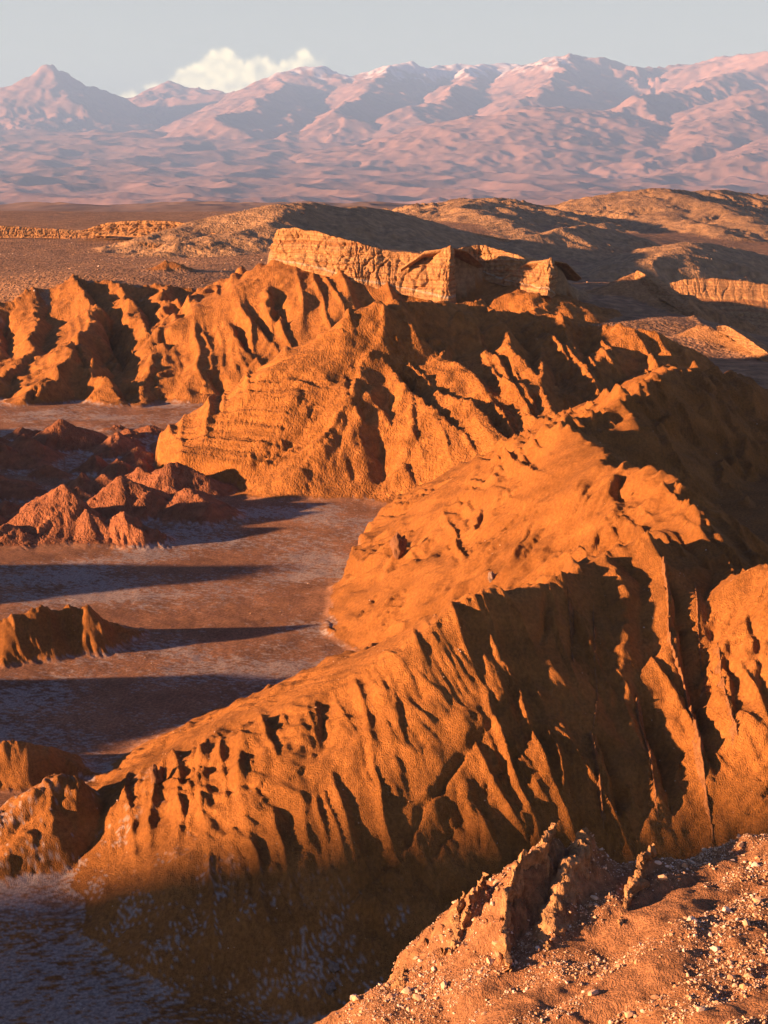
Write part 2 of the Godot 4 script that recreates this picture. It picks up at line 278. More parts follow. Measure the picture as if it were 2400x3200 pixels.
	seg = add_ridge(seg, 27, [[-50.2869, 4.97961, 287.435], [-49.33, 5.76, 286.5], [-46.7782, 4.53367, 284.474]], 0.72, 0.72, 0.4, 1.8, 0.6, 1.5, 0.25, 18, 0)
	seg = add_ridge(seg, 28, [[-43.68, 5.57509, 285.158], [-41.32, 7.04, 284.3], [-35.0267, 4.738, 282.44]], 0.72, 0.72, 0.4, 1.8, 0.6, 1.5, 0.25, 18, 0)
	seg = add_ridge(seg, 29, [[-42.3078, 3.35297, 274.012], [-41.74, 3.84, 273.4], [-40.2257, 3.07466, 272.074]], 0.72, 0.72, 0.4, 1.8, 0.6, 1.5, 0.25, 18, 0)
	seg = add_ridge(seg, 30, [[-36.7102, 5.12177, 261.289], [-35.86, 5.76, 260.6], [-33.5927, 4.75707, 259.108]], 0.72, 0.72, 0.4, 1.8, 0.6, 1.5, 0.25, 18, 0)
	seg = add_ridge(seg, 31, [[-75.7424, 3.1639, 279.751], [-74.86, 3.84, 279], [-72.507, 2.77756, 277.372]], 0.72, 0.72, 0.4, 1.8, 0.6, 1.5, 0.25, 18, 0)
	seg = add_ridge(seg, 32, [[-74.9591, 2.85026, 300.655], [-74.38, 3.2, 300.5], [-72.8358, 2.65041, 300.163]], 0.72, 0.72, 0.4, 1.8, 0.6, 1.5, 0.25, 18, 0)
	seg = add_ridge(seg, 33, [[-63.6262, 3.33638, 281.566], [-62.83, 3.84, 281.9], [-60.7067, 3.0486, 281.177]], 0.72, 0.72, 0.4, 1.8, 0.6, 1.5, 0.25, 18, 0)
	seg = add_ridge(seg, 34, [[-59.3747, 3.95208, 302.09], [-58.49, 4.48, 301.9], [-56.1307, 3.65042, 301.487]], 0.72, 0.72, 0.4, 1.8, 0.6, 1.5, 0.25, 18, 0)
	seg = add_ridge(seg, 35, [[-84.244, 3.12481, 311.541], [-83.1, 3.84, 311.1], [-80.0493, 2.71613, 310.145]], 0.72, 0.72, 0.4, 1.8, 0.6, 1.5, 0.25, 18, 0)
	seg = add_ridge(seg, 36, [[-57.8908, 3.03858, 320.478], [-56.57, 3.84, 320.1], [-53.0479, 2.58062, 319.28]], 0.72, 0.72, 0.4, 1.8, 0.6, 1.5, 0.25, 18, 0)
	seg = add_ridge(seg, 37, [[-84.1386, 4.45237, 285.61], [-83.07, 5.12, 285.2], [-80.2204, 4.07087, 284.312]], 0.72, 0.72, 0.4, 1.8, 0.6, 1.5, 0.25, 18, 0)
	seg = add_ridge(seg, 38, [[-90.4111, 5.70322, 312.012], [-89.29, 6.4, 311.6], [-86.3005, 5.30507, 310.707]], 0.72, 0.72, 0.4, 1.8, 0.6, 1.5, 0.25, 18, 0)
	seg = add_ridge(seg, 39, [[-75.5057, 2.78048, 330.018], [-74.81, 3.2, 330.2], [-72.9547, 2.54075, 329.805]], 0.72, 0.72, 0.4, 1.8, 0.6, 1.5, 0.25, 18, 0)
	seg = add_ridge(seg, 40, [[-45.9271, 2.06781, 274.41], [-45.11, 2.56, 274.2], [-42.931, 1.78657, 273.744]], 0.72, 0.72, 0.4, 1.8, 0.6, 1.5, 0.25, 18, 0)
	seg = add_ridge(seg, 41, [[-75.9609, 5.13606, 251.277], [-75.06, 5.76, 250.7], [-72.6575, 4.77952, 249.451]], 0.72, 0.72, 0.4, 1.8, 0.6, 1.5, 0.25, 18, 0)
	seg = add_ridge(seg, 42, [[-91.1711, 2.93899, 324.345], [-90.56, 3.38, 323.9], [-88.9304, 2.68699, 322.936]], 0.72, 0.72, 0.4, 1.8, 0.6, 1.5, 0.25, 18, 0)
	seg = add_ridge(seg, 43, [[-96.433, 2.96081, 335.528], [-95.7, 3.4, 335.7], [-93.7454, 2.70984, 335.327]], 0.72, 0.72, 0.4, 1.8, 0.6, 1.5, 0.25, 18, 0)
	seg = add_ridge(seg, 44, [[-45.974, 3.9073, 245.076], [-45.36, 4.44, 244.4], [-43.7226, 3.6029, 242.935]], 0.72, 0.72, 0.4, 1.8, 0.6, 1.5, 0.25, 18, 0)
	seg = add_ridge(seg, 45, [[-68.8396, 2.42521, 328.073], [-67.8, 3.04, 327.9], [-65.0277, 2.0739, 327.525]], 0.72, 0.72, 0.4, 1.8, 0.6, 1.5, 0.25, 18, 0)
	seg = add_ridge(seg, 46, [[-94.5823, 2.26276, 336.576], [-93.63, 2.86, 336.2], [-91.0906, 1.92148, 335.385]], 0.72, 0.72, 0.4, 1.8, 0.6, 1.5, 0.25, 18, 0)
	seg = add_ridge(seg, 47, [[-45.7694, 3.64919, 243.178], [-44.21, 4.56, 243.1], [-40.0515, 3.12873, 242.931]], 0.72, 0.72, 0.4, 1.8, 0.6, 1.5, 0.25, 18, 0)
	seg = add_ridge(seg, 48, [[-71.6774, 2.54099, 260.631], [-70.67, 3.13, 260.7], [-67.9836, 2.20441, 260.551]], 0.72, 0.72, 0.4, 1.8, 0.6, 1.5, 0.25, 18, 0)
	seg = add_ridge(seg, 49, [[-51.2497, 3.96235, 270.989], [-50.35, 4.7, 270.1], [-47.9509, 3.54084, 268.175]], 0.72, 0.72, 0.4, 1.8, 0.6, 1.5, 0.25, 18, 0)
	seg = add_ridge(seg, 50, [[-72.6145, 3.47334, 249.497], [-71.77, 3.98, 249.7], [-69.518, 3.18382, 249.26]], 0.72, 0.72, 0.4, 1.8, 0.6, 1.5, 0.25, 18, 0)
	seg = add_ridge(seg, 51, [[-61.9685, 2.20104, 274.72], [-61.07, 2.75, 275], [-58.674, 1.88734, 274.394]], 0.72, 0.72, 0.4, 1.8, 0.6, 1.5, 0.25, 18, 0)
	seg = add_ridge(seg, 52, [[-82.1752, 4.23789, 285.455], [-80.99, 4.93, 285.4], [-77.8294, 3.8424, 285.282]], 0.72, 0.72, 0.4, 1.8, 0.6, 1.5, 0.25, 18, 0)
	seg = add_ridge(seg, 53, [[-57.2035, 2.51337, 254.965], [-56.2, 3.1, 254.9], [-53.5239, 2.17816, 254.759]], 0.72, 0.72, 0.4, 1.8, 0.6, 1.5, 0.25, 18, 0)
	seg = add_ridge(seg, 54, [[-54.6563, 3.86893, 244.031], [-53.13, 4.78, 243.7], [-49.0598, 3.34833, 242.983]], 0.72, 0.72, 0.4, 1.8, 0.6, 1.5, 0.25, 18, 0)
	seg = add_ridge(seg, 55, [[-58.5922, 2.83367, 255.008], [-57.57, 3.43, 255], [-54.844, 2.49291, 254.982]], 0.72, 0.72, 0.4, 1.8, 0.6, 1.5, 0.25, 18, 0)
	seg = add_ridge(seg, 56, [[-66.2099, 2.33982, 282.618], [-65.62, 2.7, 282.8], [-64.0468, 2.13401, 282.405]], 0.72, 0.72, 0.4, 1.8, 0.6, 1.5, 0.25, 18, 0)
	seg = add_ridge(seg, 57, [[-52.8381, 1.8743, 320.699], [-52.26, 2.36, 320.1], [-50.7184, 1.59676, 318.802]], 0.72, 0.72, 0.4, 1.8, 0.6, 1.5, 0.25, 18, 0)
	seg = add_ridge(seg, 58, [[-67.4356, 2.41925, 354.729], [-66.42, 3.05, 355.1], [-63.7117, 2.05881, 354.296]], 0.72, 0.72, 0.4, 1.8, 0.6, 1.5, 0.25, 18, 0)
	seg = add_ridge(seg, 59, [[-65.1154, 2.66464, 288.023], [-64.47, 3.23, 287.3], [-62.749, 2.34157, 285.733]], 0.72, 0.72, 0.4, 1.8, 0.6, 1.5, 0.25, 18, 0)
	seg = add_ridge(seg, 60, [[-67.0502, 2.74632, 243.085], [-66.18, 3.43, 242.3], [-63.8595, 2.35564, 240.599]], 0.72, 0.72, 0.4, 1.8, 0.6, 1.5, 0.25, 18, 0)
	seg = add_ridge(seg, 61, [[-63.9551, 2.41252, 330.735], [-62.88, 3.04, 330.7], [-60.0131, 2.05396, 330.624]], 0.72, 0.72, 0.4, 1.8, 0.6, 1.5, 0.25, 18, 0)
	seg = add_ridge(seg, 62, [[-54.7486, 2.80774, 309.381], [-54.28, 3.16, 309], [-53.0304, 2.60645, 308.175]], 0.72, 0.72, 0.4, 1.8, 0.6, 1.5, 0.25, 18, 0)
	seg = add_ridge(seg, 63, [[-46.0954, 2.09547, 288.219], [-45.36, 2.53, 288.1], [-43.399, 1.84717, 287.843]], 0.72, 0.72, 0.4, 1.8, 0.6, 1.5, 0.25, 18, 0)
	seg = add_ridge(seg, 64, [[-89.4722, 3.62511, 343.48], [-88.14, 4.44, 343.9], [-84.5875, 3.15946, 342.989]], 0.72, 0.72, 0.4, 1.8, 0.6, 1.5, 0.25, 18, 0)
	seg = add_ridge(seg, 65, [[-73.4877, 2.78141, 279.247], [-73.05, 3.19, 278.7], [-71.8827, 2.54792, 277.515]], 0.72, 0.72, 0.4, 1.8, 0.6, 1.5, 0.25, 18, 0)
	seg = add_ridge(seg, 66, [[-74.5692, 1.88297, 339.032], [-74.05, 2.36, 338.4], [-72.6655, 1.61039, 337.031]], 0.72, 0.72, 0.4, 1.8, 0.6, 1.5, 0.25, 18, 0)
	seg = add_ridge(seg, 67, [[-44.1039, 4.00692, 262.948], [-42.87, 4.99, 261.8], [-39.5797, 3.44516, 259.313]], 0.72, 0.72, 0.4, 1.8, 0.6, 1.5, 0.25, 18, 0)
	seg = add_ridge(seg, 5, [[-116.05, 41.14, 800], [-99.71, 44.4, 815], [-82.7, 49.35, 830], [-61.97, 54.77, 840], [-41.32, 55.72, 860], [6.14, 47.77, 930], [55.59, 34.92, 1010], [111.99, 22.21, 1080]], 0.25, 0.34, 10, 30, 1.6, 25, 0.6, 40, 0)
	seg = add_ridge(seg, 5, [[-61.97, 54.77, 840], [-68.63, 45.38, 790], [-79.77, 41.37, 750]], 0.25, 0.25, 6, 20, 1.2, 15, 0.5, 20, 0)
	seg = add_ridge(seg, 6, [[-12.36, 35.93, 1300], [21.61, 45.86, 1330], [57.02, 55.37, 1360], [94.65, 56.99, 1400], [124.26, 55.58, 1430], [195.59, 41, 1480], [232.58, 25.12, 1500]], 0.16, 0.2, 10, 38, 7, 25, 1, 50, 0)
	seg = add_ridge(seg, 6, [[57.02, 55.37, 1360], [74.78, 47.03, 1220], [90.44, 39.27, 1120], [105.28, 32.26, 1050]], 0.22, 0.22, 8, 30, 3, 20, 0.6, 30, 0)
	seg = add_ridge(seg, 6, [[93.91, 28.82, 1000], [131.02, 36.8, 1040], [161.86, 38.1, 1090], [184.83, 25.08, 1120]], 0.3, 0.4, 5, 25, 2, 15, 0.6, 40, 0)
	seg = add_ridge(seg, 7, [[221.82, 21.26, 1560], [254.28, 48.17, 1580], [282.82, 58.06, 1600], [322.31, 68.17, 1620], [393.7, 64.8, 1680], [463.44, 57.89, 1740], [590.44, 49.35, 1800]], 0.2, 0.22, 10, 45, 9, 25, 1.2, 80, 0)
	seg = add_ridge(seg, 7, [[282.82, 58.06, 1600], [285.04, 40.02, 1450], [300.69, 30.74, 1350]], 0.25, 0.25, 10, 40, 4, 20, 1, 40, 0)
	seg = add_ridge(seg, 7, [[322.31, 68.17, 1620], [342.57, 51.13, 1500], [365.51, 38.5, 1400]], 0.25, 0.25, 10, 40, 4, 20, 1, 40, 0)
	seg = add_ridge(seg, 7, [[139.79, 15.35, 860], [166.33, 23.35, 900], [201.9, 29.46, 960], [252.58, 22.62, 1040], [310.42, 11.69, 1100]], 0.25, 0.36, 6, 30, 4, 15, 0.5, 45, 0)
	seg = add_ridge(seg, 8, [[69.74, 29.1, 470], [85.05, 34.62, 480], [88.85, 30.07, 462], [94.31, 23.79, 430], [99.67, 21.28, 405], [103.18, 17.91, 378], [107.65, 13.86, 350]], 0.75, 0.42, 0.6, 6, 0.7, 4, 0.6, 22, 0)
	seg = add_ridge(seg, 8, [[111.24, 21.07, 576], [130.64, 23.45, 566], [145.78, 21.76, 556], [165.94, 20.99, 541]], 0.3, 1.2, 1, 12, 1, 6, 0.5, 30, 0)
	seg = add_ridge(seg, 8, [[91.86, 24.7, 392], [95.61, 22.01, 378], [98.79, 20.05, 362]], 0.8, 0.5, 0.4, 4, 0.4, 3, 0.5, 10, 0)
	seg = add_ridge(seg, 9, [[-80, 2, 127], [-80, 8, 135], [-80, 11, 144], [-80, 12.6, 152], [-80, 3, 158]], 0.8, 0.8, 0.6, 5, 0.8, 5, 0.8, 16, 0)
	seg = add_ridge(seg, 9, [[-115, 4, 192], [-115, 15, 199], [-116, 16, 204], [-117, 4, 210]], 0.8, 0.8, 0.6, 5, 0.8, 5, 0.8, 20, 0)
	seg = add_ridge(seg, 9, [[-128, 11, 246], [-138, 17, 268], [-150, 18, 300], [-165, 15, 330], [-180, 12, 350]], 0.6, 0.6, 1, 6, 1, 5, 1, 36, 0)
	seg = add_ridge(seg, 1, [[47.77, 32.31, 235.33], [48.61, 30.66, 232.06], [49.51, 28.99, 229.29], [50.3, 27.42, 226.11], [51.19, 25.65, 222.97], [52.05, 23.92, 219.87], [52.89, 22.23, 216.82], [53.36, 20.67, 213.38], [52.21, 20.4, 203.8], [52.52, 19.06, 200.16], [52.48, 18.68, 196.6], [52.02, 18.67, 191.56]], 1.5, 0.45, 0.15, 3, 0.25, 2, 0.5, 3, 0)
	seg = add_ridge(seg, 1, [[38.21, 30.74, 213.38], [38.67, 29.78, 207.91], [39.65, 28.43, 205.43], [40.76, 26.97, 203.8], [41.79, 25.38, 201.77], [42.8, 23.81, 199.77], [43.78, 22.27, 197.78], [44.6, 21.13, 196.21], [45.5, 19.92, 195.03]], 1.5, 0.45, 0.15, 3, 0.25, 2, 0.5, 3, 0)
	seg = add_ridge(seg, 1, [[56.15, 30.42, 241.04], [57.04, 28.54, 238.17], [57.91, 26.71, 235.33], [58.87, 24.84, 232.99], [59.6, 22.84, 229.29], [60.19, 20.99, 225.21]], 1.5, 0.45, 0.15, 3, 0.25, 2, 0.5, 3, 0)
	seg = add_ridge(seg, 1, [[51.3, 31.85, 239.12], [52.09, 30.11, 236.27], [52.75, 28.47, 232.99], [53.39, 26.88, 229.75], [54.07, 24.97, 225.66], [54.82, 23.04, 222.08], [55.44, 21.26, 218.12], [55.83, 20.02, 215.52], [56.21, 18.82, 212.95]], 1.5, 0.45, 0.15, 3, 0.25, 2, 0.5, 3, 0)
	seg = add_ridge(seg, 1, [[61.08, 28.97, 242.97], [61.68, 27.02, 239.6], [62.39, 25.05, 236.74], [63.08, 23.12, 233.92], [63.43, 22.12, 232.06], [63.9, 21.06, 230.67]], 1.5, 0.45, 0.15, 3, 0.25, 2, 0.5, 3, 0)
	seg = add_ridge(seg, 1, [[42.21, 31.49, 223.86], [43.01, 30, 221.19], [43.78, 28.54, 218.56], [44.27, 27.32, 214.66], [44.03, 26.59, 207.49], [44.46, 25.37, 203.8], [45.23, 23.9, 201.77], [45.86, 22.57, 199.77], [46.49, 21.26, 197.78]], 1.5, 0.45, 0.15, 3, 0.25, 2, 0.5, 3, 0)
	seg = add_ridge(seg, 2, [[14, 33.46, 327.88], [16.82, 31.09, 326.57], [19.44, 29.05, 322.04], [21.81, 27.35, 315.04], [23.99, 25.2, 306.96], [26.06, 23.16, 299.09], [27.97, 21.32, 290.84], [29, 20.12, 287.95], [29.94, 19.03, 284.52]], 1.8, 0.5, 0.15, 3, 0.25, 2, 0.5, 4, 0)
	seg = add_ridge(seg, 2, [[26.66, 31.44, 338.53], [28.75, 29.06, 336.51], [30.7, 26.84, 333.16], [32.17, 25.17, 325.27], [33.63, 23.16, 318.2], [32.78, 23.82, 291.42]], 1.8, 0.5, 0.15, 3, 0.25, 2, 0.5, 4, 0)
	seg = add_ridge(seg, 2, [[10.44, 29.29, 316.3], [12.86, 27.28, 315.67], [14.79, 26.42, 305.12], [16.95, 24.85, 301.49], [19.08, 22.65, 297.9], [21.04, 20.75, 292.59]], 1.8, 0.5, 0.15, 3, 0.25, 2, 0.5, 4, 0)
	seg = add_ridge(seg, 2, [[32.2, 31.44, 338.53], [34.07, 29.26, 334.5], [35.39, 27.59, 325.92], [36.78, 25.89, 318.84], [37.9, 24.46, 313.15], [38.97, 23.09, 307.57]], 1.8, 0.5, 0.15, 3, 0.25, 2, 0.5, 4, 0)
	seg = add_ridge(seg, 2, [[16.71, 20.59, 296.12], [18.44, 19.21, 292], [20.12, 17.87, 287.95], [21.76, 16.58, 283.95], [23.09, 15.38, 280.56], [24.29, 14.41, 276.12]], 1.8, 0.5, 0.15, 3, 0.25, 2, 0.5, 4, 0)
	far_seg = add_ridge(far_seg, 1, [[-8914.99, 3374.64, 38000], [-8580.16, 3374.64, 38000]], 0.72, 0.72, 60, 700, 90, 500, 20, 2600, 3500)
	far_seg = add_ridge(far_seg, 1, [[-8610.48, 3234.16, 38100], [-8236.02, 3242.49, 38200]], 0.66, 0.66, 60, 700, 90, 500, 15, 2500, 3500)
	far_seg = add_ridge(far_seg, 2, [[-7906.03, 2854.15, 43500], [-6784.05, 3122.36, 43000], [-6003.14, 3289.6, 42800], [-5362.79, 3086.75, 42500], [-4508.45, 2859.94, 42000]], 0.4, 0.4, 60, 900, 90, 500, 40, 3300, 0)
	far_seg = add_ridge(far_seg, 2, [[-7972.56, 2483.22, 40000], [-6703.73, 2544.13, 40000], [-4418.69, 2787.35, 40000], [-3361.64, 2909.02, 39500], [-2576.21, 3132.58, 39000], [-2142.25, 3414.9, 39000], [-1581.54, 3409.38, 38800], [-1146.76, 3151.32, 38500], [-600.89, 3093.18, 38500], [6.11, 3409.38, 38800], [496.92, 3508.8, 39000], [927.58, 3285.62, 39000], [1374.14, 3434.12, 39500], [2398.47, 3512.97, 40000], [3279.12, 3549.09, 40000], [3534.55, 3368.33, 40000], [3886.06, 3290.7, 38500], [4192.63, 3476.49, 37000], [4630.09, 3546.37, 36800], [5112.22, 3397.44, 36500], [5746.14, 3320.65, 36500], [6443.9, 3100.86, 36500], [7224.92, 3287.41, 37000], [7924.76, 3375.51, 36500], [8487.75, 3470.58, 36000], [8788.03, 3266.36, 34500], [9153.62, 3354.2, 33500], [11084.9, 3354.42, 33000]], 0.4, 0.42, 60, 1300, 170, 900, 40, 3300, 0)
	far_seg = add_ridge(far_seg, 3, [[9166.27, 3153.31, 33500], [7255.42, 2541.7, 31500], [5505.91, 2071.42, 29500], [4362.47, 1600.16, 27500]], 0.33, 0.36, 60, 900, 70, 500, 40, 2500, 0)
	far_seg = add_ridge(far_seg, 3, [[5597.28, 2151.04, 30000], [5139.39, 1993.29, 29000], [5222.66, 1300.93, 26500]], 0.4, 0.4, 60, 900, 60, 500, 40, 2500, 0)
	far_seg = add_ridge(far_seg, 3, [[594.22, 1138.22, 26500], [1418.04, 1351.11, 26200], [2065.18, 1468.5, 26000], [2941.89, 1625, 26500], [3751.03, 1642.12, 27500]], 0.3, 0.26, 600, 900, 0, 500, 40, 2500, 0)
	far_seg = add_ridge(far_seg, 3, [[-3437.63, 1654.07, 31000], [-2815.88, 2059.16, 33000], [-2543.18, 3093.18, 38500]], 0.35, 0.4, 60, 900, 90, 500, 40, 2500, 0)
	far_seg = add_ridge(far_seg, 3, [[6.06, 3325.5, 38500], [-317.02, 2378.25, 34000], [-879.39, 1796.18, 31000]], 0.4, 0.4, 60, 900, 90, 500, 40, 2500, 0)
	far_seg = add_ridge(far_seg, 3, [[2386.81, 3471.73, 39800], [1617.34, 2378.25, 34000], [692.46, 1843.48, 31000]], 0.4, 0.4, 60, 900, 90, 500, 40, 2500, 0)
	far_seg = add_ridge(far_seg, 3, [[4605.56, 3505.46, 36600], [3752.34, 2610, 33000], [2803.4, 2000.56, 30500]], 0.4, 0.4, 60, 900, 90, 500, 40, 2500, 0)
	far_seg = add_ridge(far_seg, 3, [[7336, 2054.09, 28000], [5796.44, 1307.28, 25000], [4561.35, 751.79, 22000]], 0.25, 0.25, 60, 900, 60, 500, 40, 2500, 0)
	far_seg = add_ridge(far_seg, 3, [[8797.25, 1832.78, 26000], [6368.07, 995.81, 23000], [4918.53, 565.24, 20000]], 0.25, 0.25, 60, 900, 50, 500, 40, 2500, 0)
	add_cut([[-5.58, 124.17], [-5.53, 119.54], [-5.7, 116.48]], 1, 1.8, 0.7)
	add_cut([[8.54, 116.24], [5.14, 111.69], [2.72, 108.83], [1.16, 106.25], [-1.1, 104.35], [-3.31, 102.7], [-6.84, 99.27], [-9.52, 96.34]], 0.45, 0.6, 0.5)
	add_cut([[14.42, 117.88], [8.64, 111.02], [4.18, 106.25], [1.13, 103.11], [-2.53, 100.87]], 0.35, 0.5, 0.5)
	add_cut([[12.14, 120.5], [7.21, 113.94], [3.91, 110.14], [2.32, 107.74]], 0.35, 0.5, 0.5)
	add_cut([[18.82, 118.12], [19.24, 113.49], [19.39, 110.14]], 2, 3, 0.25)
	add_cut([[23.61, 123.42], [23.89, 119.78], [24.15, 116.24], [24.07, 111.02]], 1.8, 2.5, 0.25)
	add_cut([[28.68, 138.31], [28.08, 130.79], [28.21, 122.93], [28.17, 115.32], [28.13, 109.04]], 1.8, 3, 0.25)
	add_cut([[31.78, 126.17], [31.11, 117.18], [31.23, 113.94]], 1, 2, 0.25)
	add_cut([[35.1, 129.75], [33.87, 120.74], [33.13, 114.63]], 0.8, 1.6, 0.4)
	add_cut([[15.78, 131.84], [15.22, 128.46], [14.45, 124.91]], 0.9, 1.2, 0.4)
	add_cut([[18.05, 133.69], [18.31, 130], [17.96, 125.16]], 1, 1.4, 0.3)
	add_cut([[30.17, 173], [29.09, 167.89], [28.81, 163.59]], 2.6, 2.4, 1.5)
	add_cut([[28.75, 163.91], [25.34, 162.61], [22.23, 159.07]], 0.5, 0.5, 0.4)
	add_cut([[14.2, 195.42], [13.18, 189.65]], 1.6, 1.4, 0.5)
	add_cut([[19.31, 191.17], [10.86, 187.77], [3.16, 182.95], [-4.39, 183.32]], 0.35, 0.6, 0.5)
	add_cut([[20.97, 182.95], [13.38, 178.62], [4.26, 176.14]], 0.35, 0.6, 0.5)
	add_cut([[22.96, 174.39], [15.73, 170.94]], 0.3, 0.5, 0.5)
	add_cut([[16.11, 190.79], [8.39, 189.27], [1.32, 188.14]], 0.3, 0.5, 0.5)
	add_cut([[2.05, 303.91], [5.97, 298.49], [10.1, 288.52]], 3, 4, 1.5)
	add_cut([[-13.64, 294.93], [-15.91, 290.84], [-20.05, 286.8], [-24.63, 283.38]], 0.9, 1.2, 1)
	add_cut([[-8.59, 289.1], [-12.21, 282.82], [-19.5, 277.78]], 0.9, 1.2, 1)
	add_cut([[-22.97, 287.37], [-26.58, 283.95], [-28.34, 281.69]], 0.9, 1.2, 1)
	add_cut([[-44.67, 433.71], [-38.19, 411.75]], 4.5, 4.5, 1.5)
	add_cut([[-38.52, 433.71], [-33.2, 418.39]], 4.5, 4.5, 1.5)
	add_cut([[-34.47, 443.34], [-29.87, 422.59]], 5.5, 5.5, 2)
	add_cut([[-51.81, 411.75], [-47.3, 402]], 3.5, 4, 1.5)
	add_cut([[-97.07, 476.41], [-90.83, 464.19], [-82.27, 438.94], [-78.19, 420.9]], 6, 9, 3)
	add_cut([[-100.28, 445.12], [-91.4, 422.59], [-85.92, 426.83]], 4.5, 6, 2)
	add_cut([[-103.88, 402.8], [-100.42, 400.39]], 3, 5, 1.5)
	add_cut([[-70.79, 482.15], [-62.37, 443.34]], 3, 4, 1.5)
	add_cut([[-69.54, 445.12], [-64.46, 429.39]], 3, 4, 1.5)
	add_cut([[-134.03, 498.81], [-123.56, 463.27], [-118.08, 438.94]], 5, 5, 3)
	add_cut([[-100.46, 413.4], [-98.13, 408.47]], 2.5, 3, 1.5)
	make_base([[-60, 0, 100, 0], [-30, 0, 130, 0], [-50, 0, 160, 0], [-15, 0, 175, 0], [-90, 0, 160, 0], [-60, 0, 220, 0], [-20, 0, 230, 0], [10, 0, 245, 0], [-110, 0, 230, 0], [-120, 0, 300, 0], [-50, 0, 290, 0], [-80, 0, 270, 0], [20, 0.5, 262, 0], [-130, 1, 380, 0], [-170, 0.5, 330, 0], [-60, 1, 385, 0], [-25, 1, 370, 0], [0, 1, 300, 0], [-180, 1, 420, 0], [-100, 1, 410, 0], [12, 2, 98, 1], [35, 5, 100, 1], [-14, -1, 98, 1], [-45, -2, 98, 1], [65, 12, 103, 1], [0, 0, 72, 1], [36, 8, 66, 1], [-52, -3, 70, 1], [85, 18, 84, 1], [-80, 0, 70, 1], [-18, -2, 82, 1], [95, 18, 118, 1], [-80, 0, 140, 1], [22, 4, 252, 2], [45, 9, 262, 2], [70, 14, 268, 2], [95, 18, 275, 2], [50.12, 17.24, 183, 1], [58.98, 18.02, 188, 1], [75, 18, 225, 1], [85.36, 21.1, 400, 4], [81.15, 23.95, 420, 4], [75.06, 27.98, 460, 4], [64.44, 27.28, 470, 4], [91.35, 18.49, 360, 4], [121.09, 16.51, 400, 4], [-165.54, 29.26, 700, 4], [-212.16, 33.37, 900, 4], [-97.47, 29.26, 700, 4], [-160.67, 36.65, 940, 4], [-161.69, 27.89, 600, 4], [-112.92, 28.85, 600, 4], [-66.23, 32.77, 620, 4], [-26.83, 35.98, 640, 4], [-222.28, 29.26, 700, 4], [-299.52, 31.94, 900, 4], [-300, 38, 1200, 4], [0, 38, 1200, 4], [-600, 40, 1700, 4], [0, 40, 1800, 4], [300, 4, 880, 4], [450, 12, 1100, 4], [500, 14, 1500, 4], [200, 28, 1500, 4], [150, 6, 640, 4], [140, 9, 540, 4], [150, 8, 490, 4], [185, 8, 470, 4], [120, 11, 505, 4], [100, 14, 470, 4], [150, 12, 430, 4], [235, 0, 760, 4], [-100, 32, 560, 4], [-250, 28, 520, 4], [0, 30, 540, 4], [80, 30, 500, 4], [700, 20, 1800, 4]])

const BASE_N := 120
func base_x(f: float, u: float) -> float:
	return -(70.0 + 0.5 * f) + u * (125.0 + 0.9 * f)

func make_base(points: Array) -> void:
	# ground between the ridges: heights spread from known points, kept on a small grid in (u, log f)
	base_grid.resize(BASE_N * BASE_N)
	base_owner.resize(BASE_N * BASE_N)
	for j in BASE_N:
		var f := 40.0 * pow(2400.0 / 40.0, j / float(BASE_N - 1))
		for i in BASE_N:
			var x := base_x(f, i / float(BASE_N - 1))
			var top := 0.0
			var under := 0.0
			var near := 1e20
			for p in points:
				var dx: float = x - p[0]
				var df: float = f - p[2]
				var d2 := (dx * dx + df * df) / (f * f) + 0.0006
				var w := 1.0 / (d2 * d2)
				top += w * p[1]
				under += w
				if d2 < near:
					near = d2
					base_owner[j * BASE_N + i] = p[3]
			base_grid[j * BASE_N + i] = top / under

func ground(x: float, f: float) -> Vector2:
	var v := clampf(log(f / 40.0) / log(60.0), 0.0, 0.9999) * (BASE_N - 1)
	var u := clampf((x + 70.0 + 0.5 * f) / (125.0 + 0.9 * f), 0.0, 0.9999) * (BASE_N - 1)
	var i := int(u)
	var j := int(v)
	u -= i
	v -= j
	var k := j * BASE_N + i
	var h := lerpf(lerpf(base_grid[k], base_grid[k + 1], u), lerpf(base_grid[k + BASE_N], base_grid[k + BASE_N + 1], u), v)
	return Vector2(h, base_owner[k + (1 if u > 0.5 else 0) + (BASE_N if v > 0.5 else 0)])

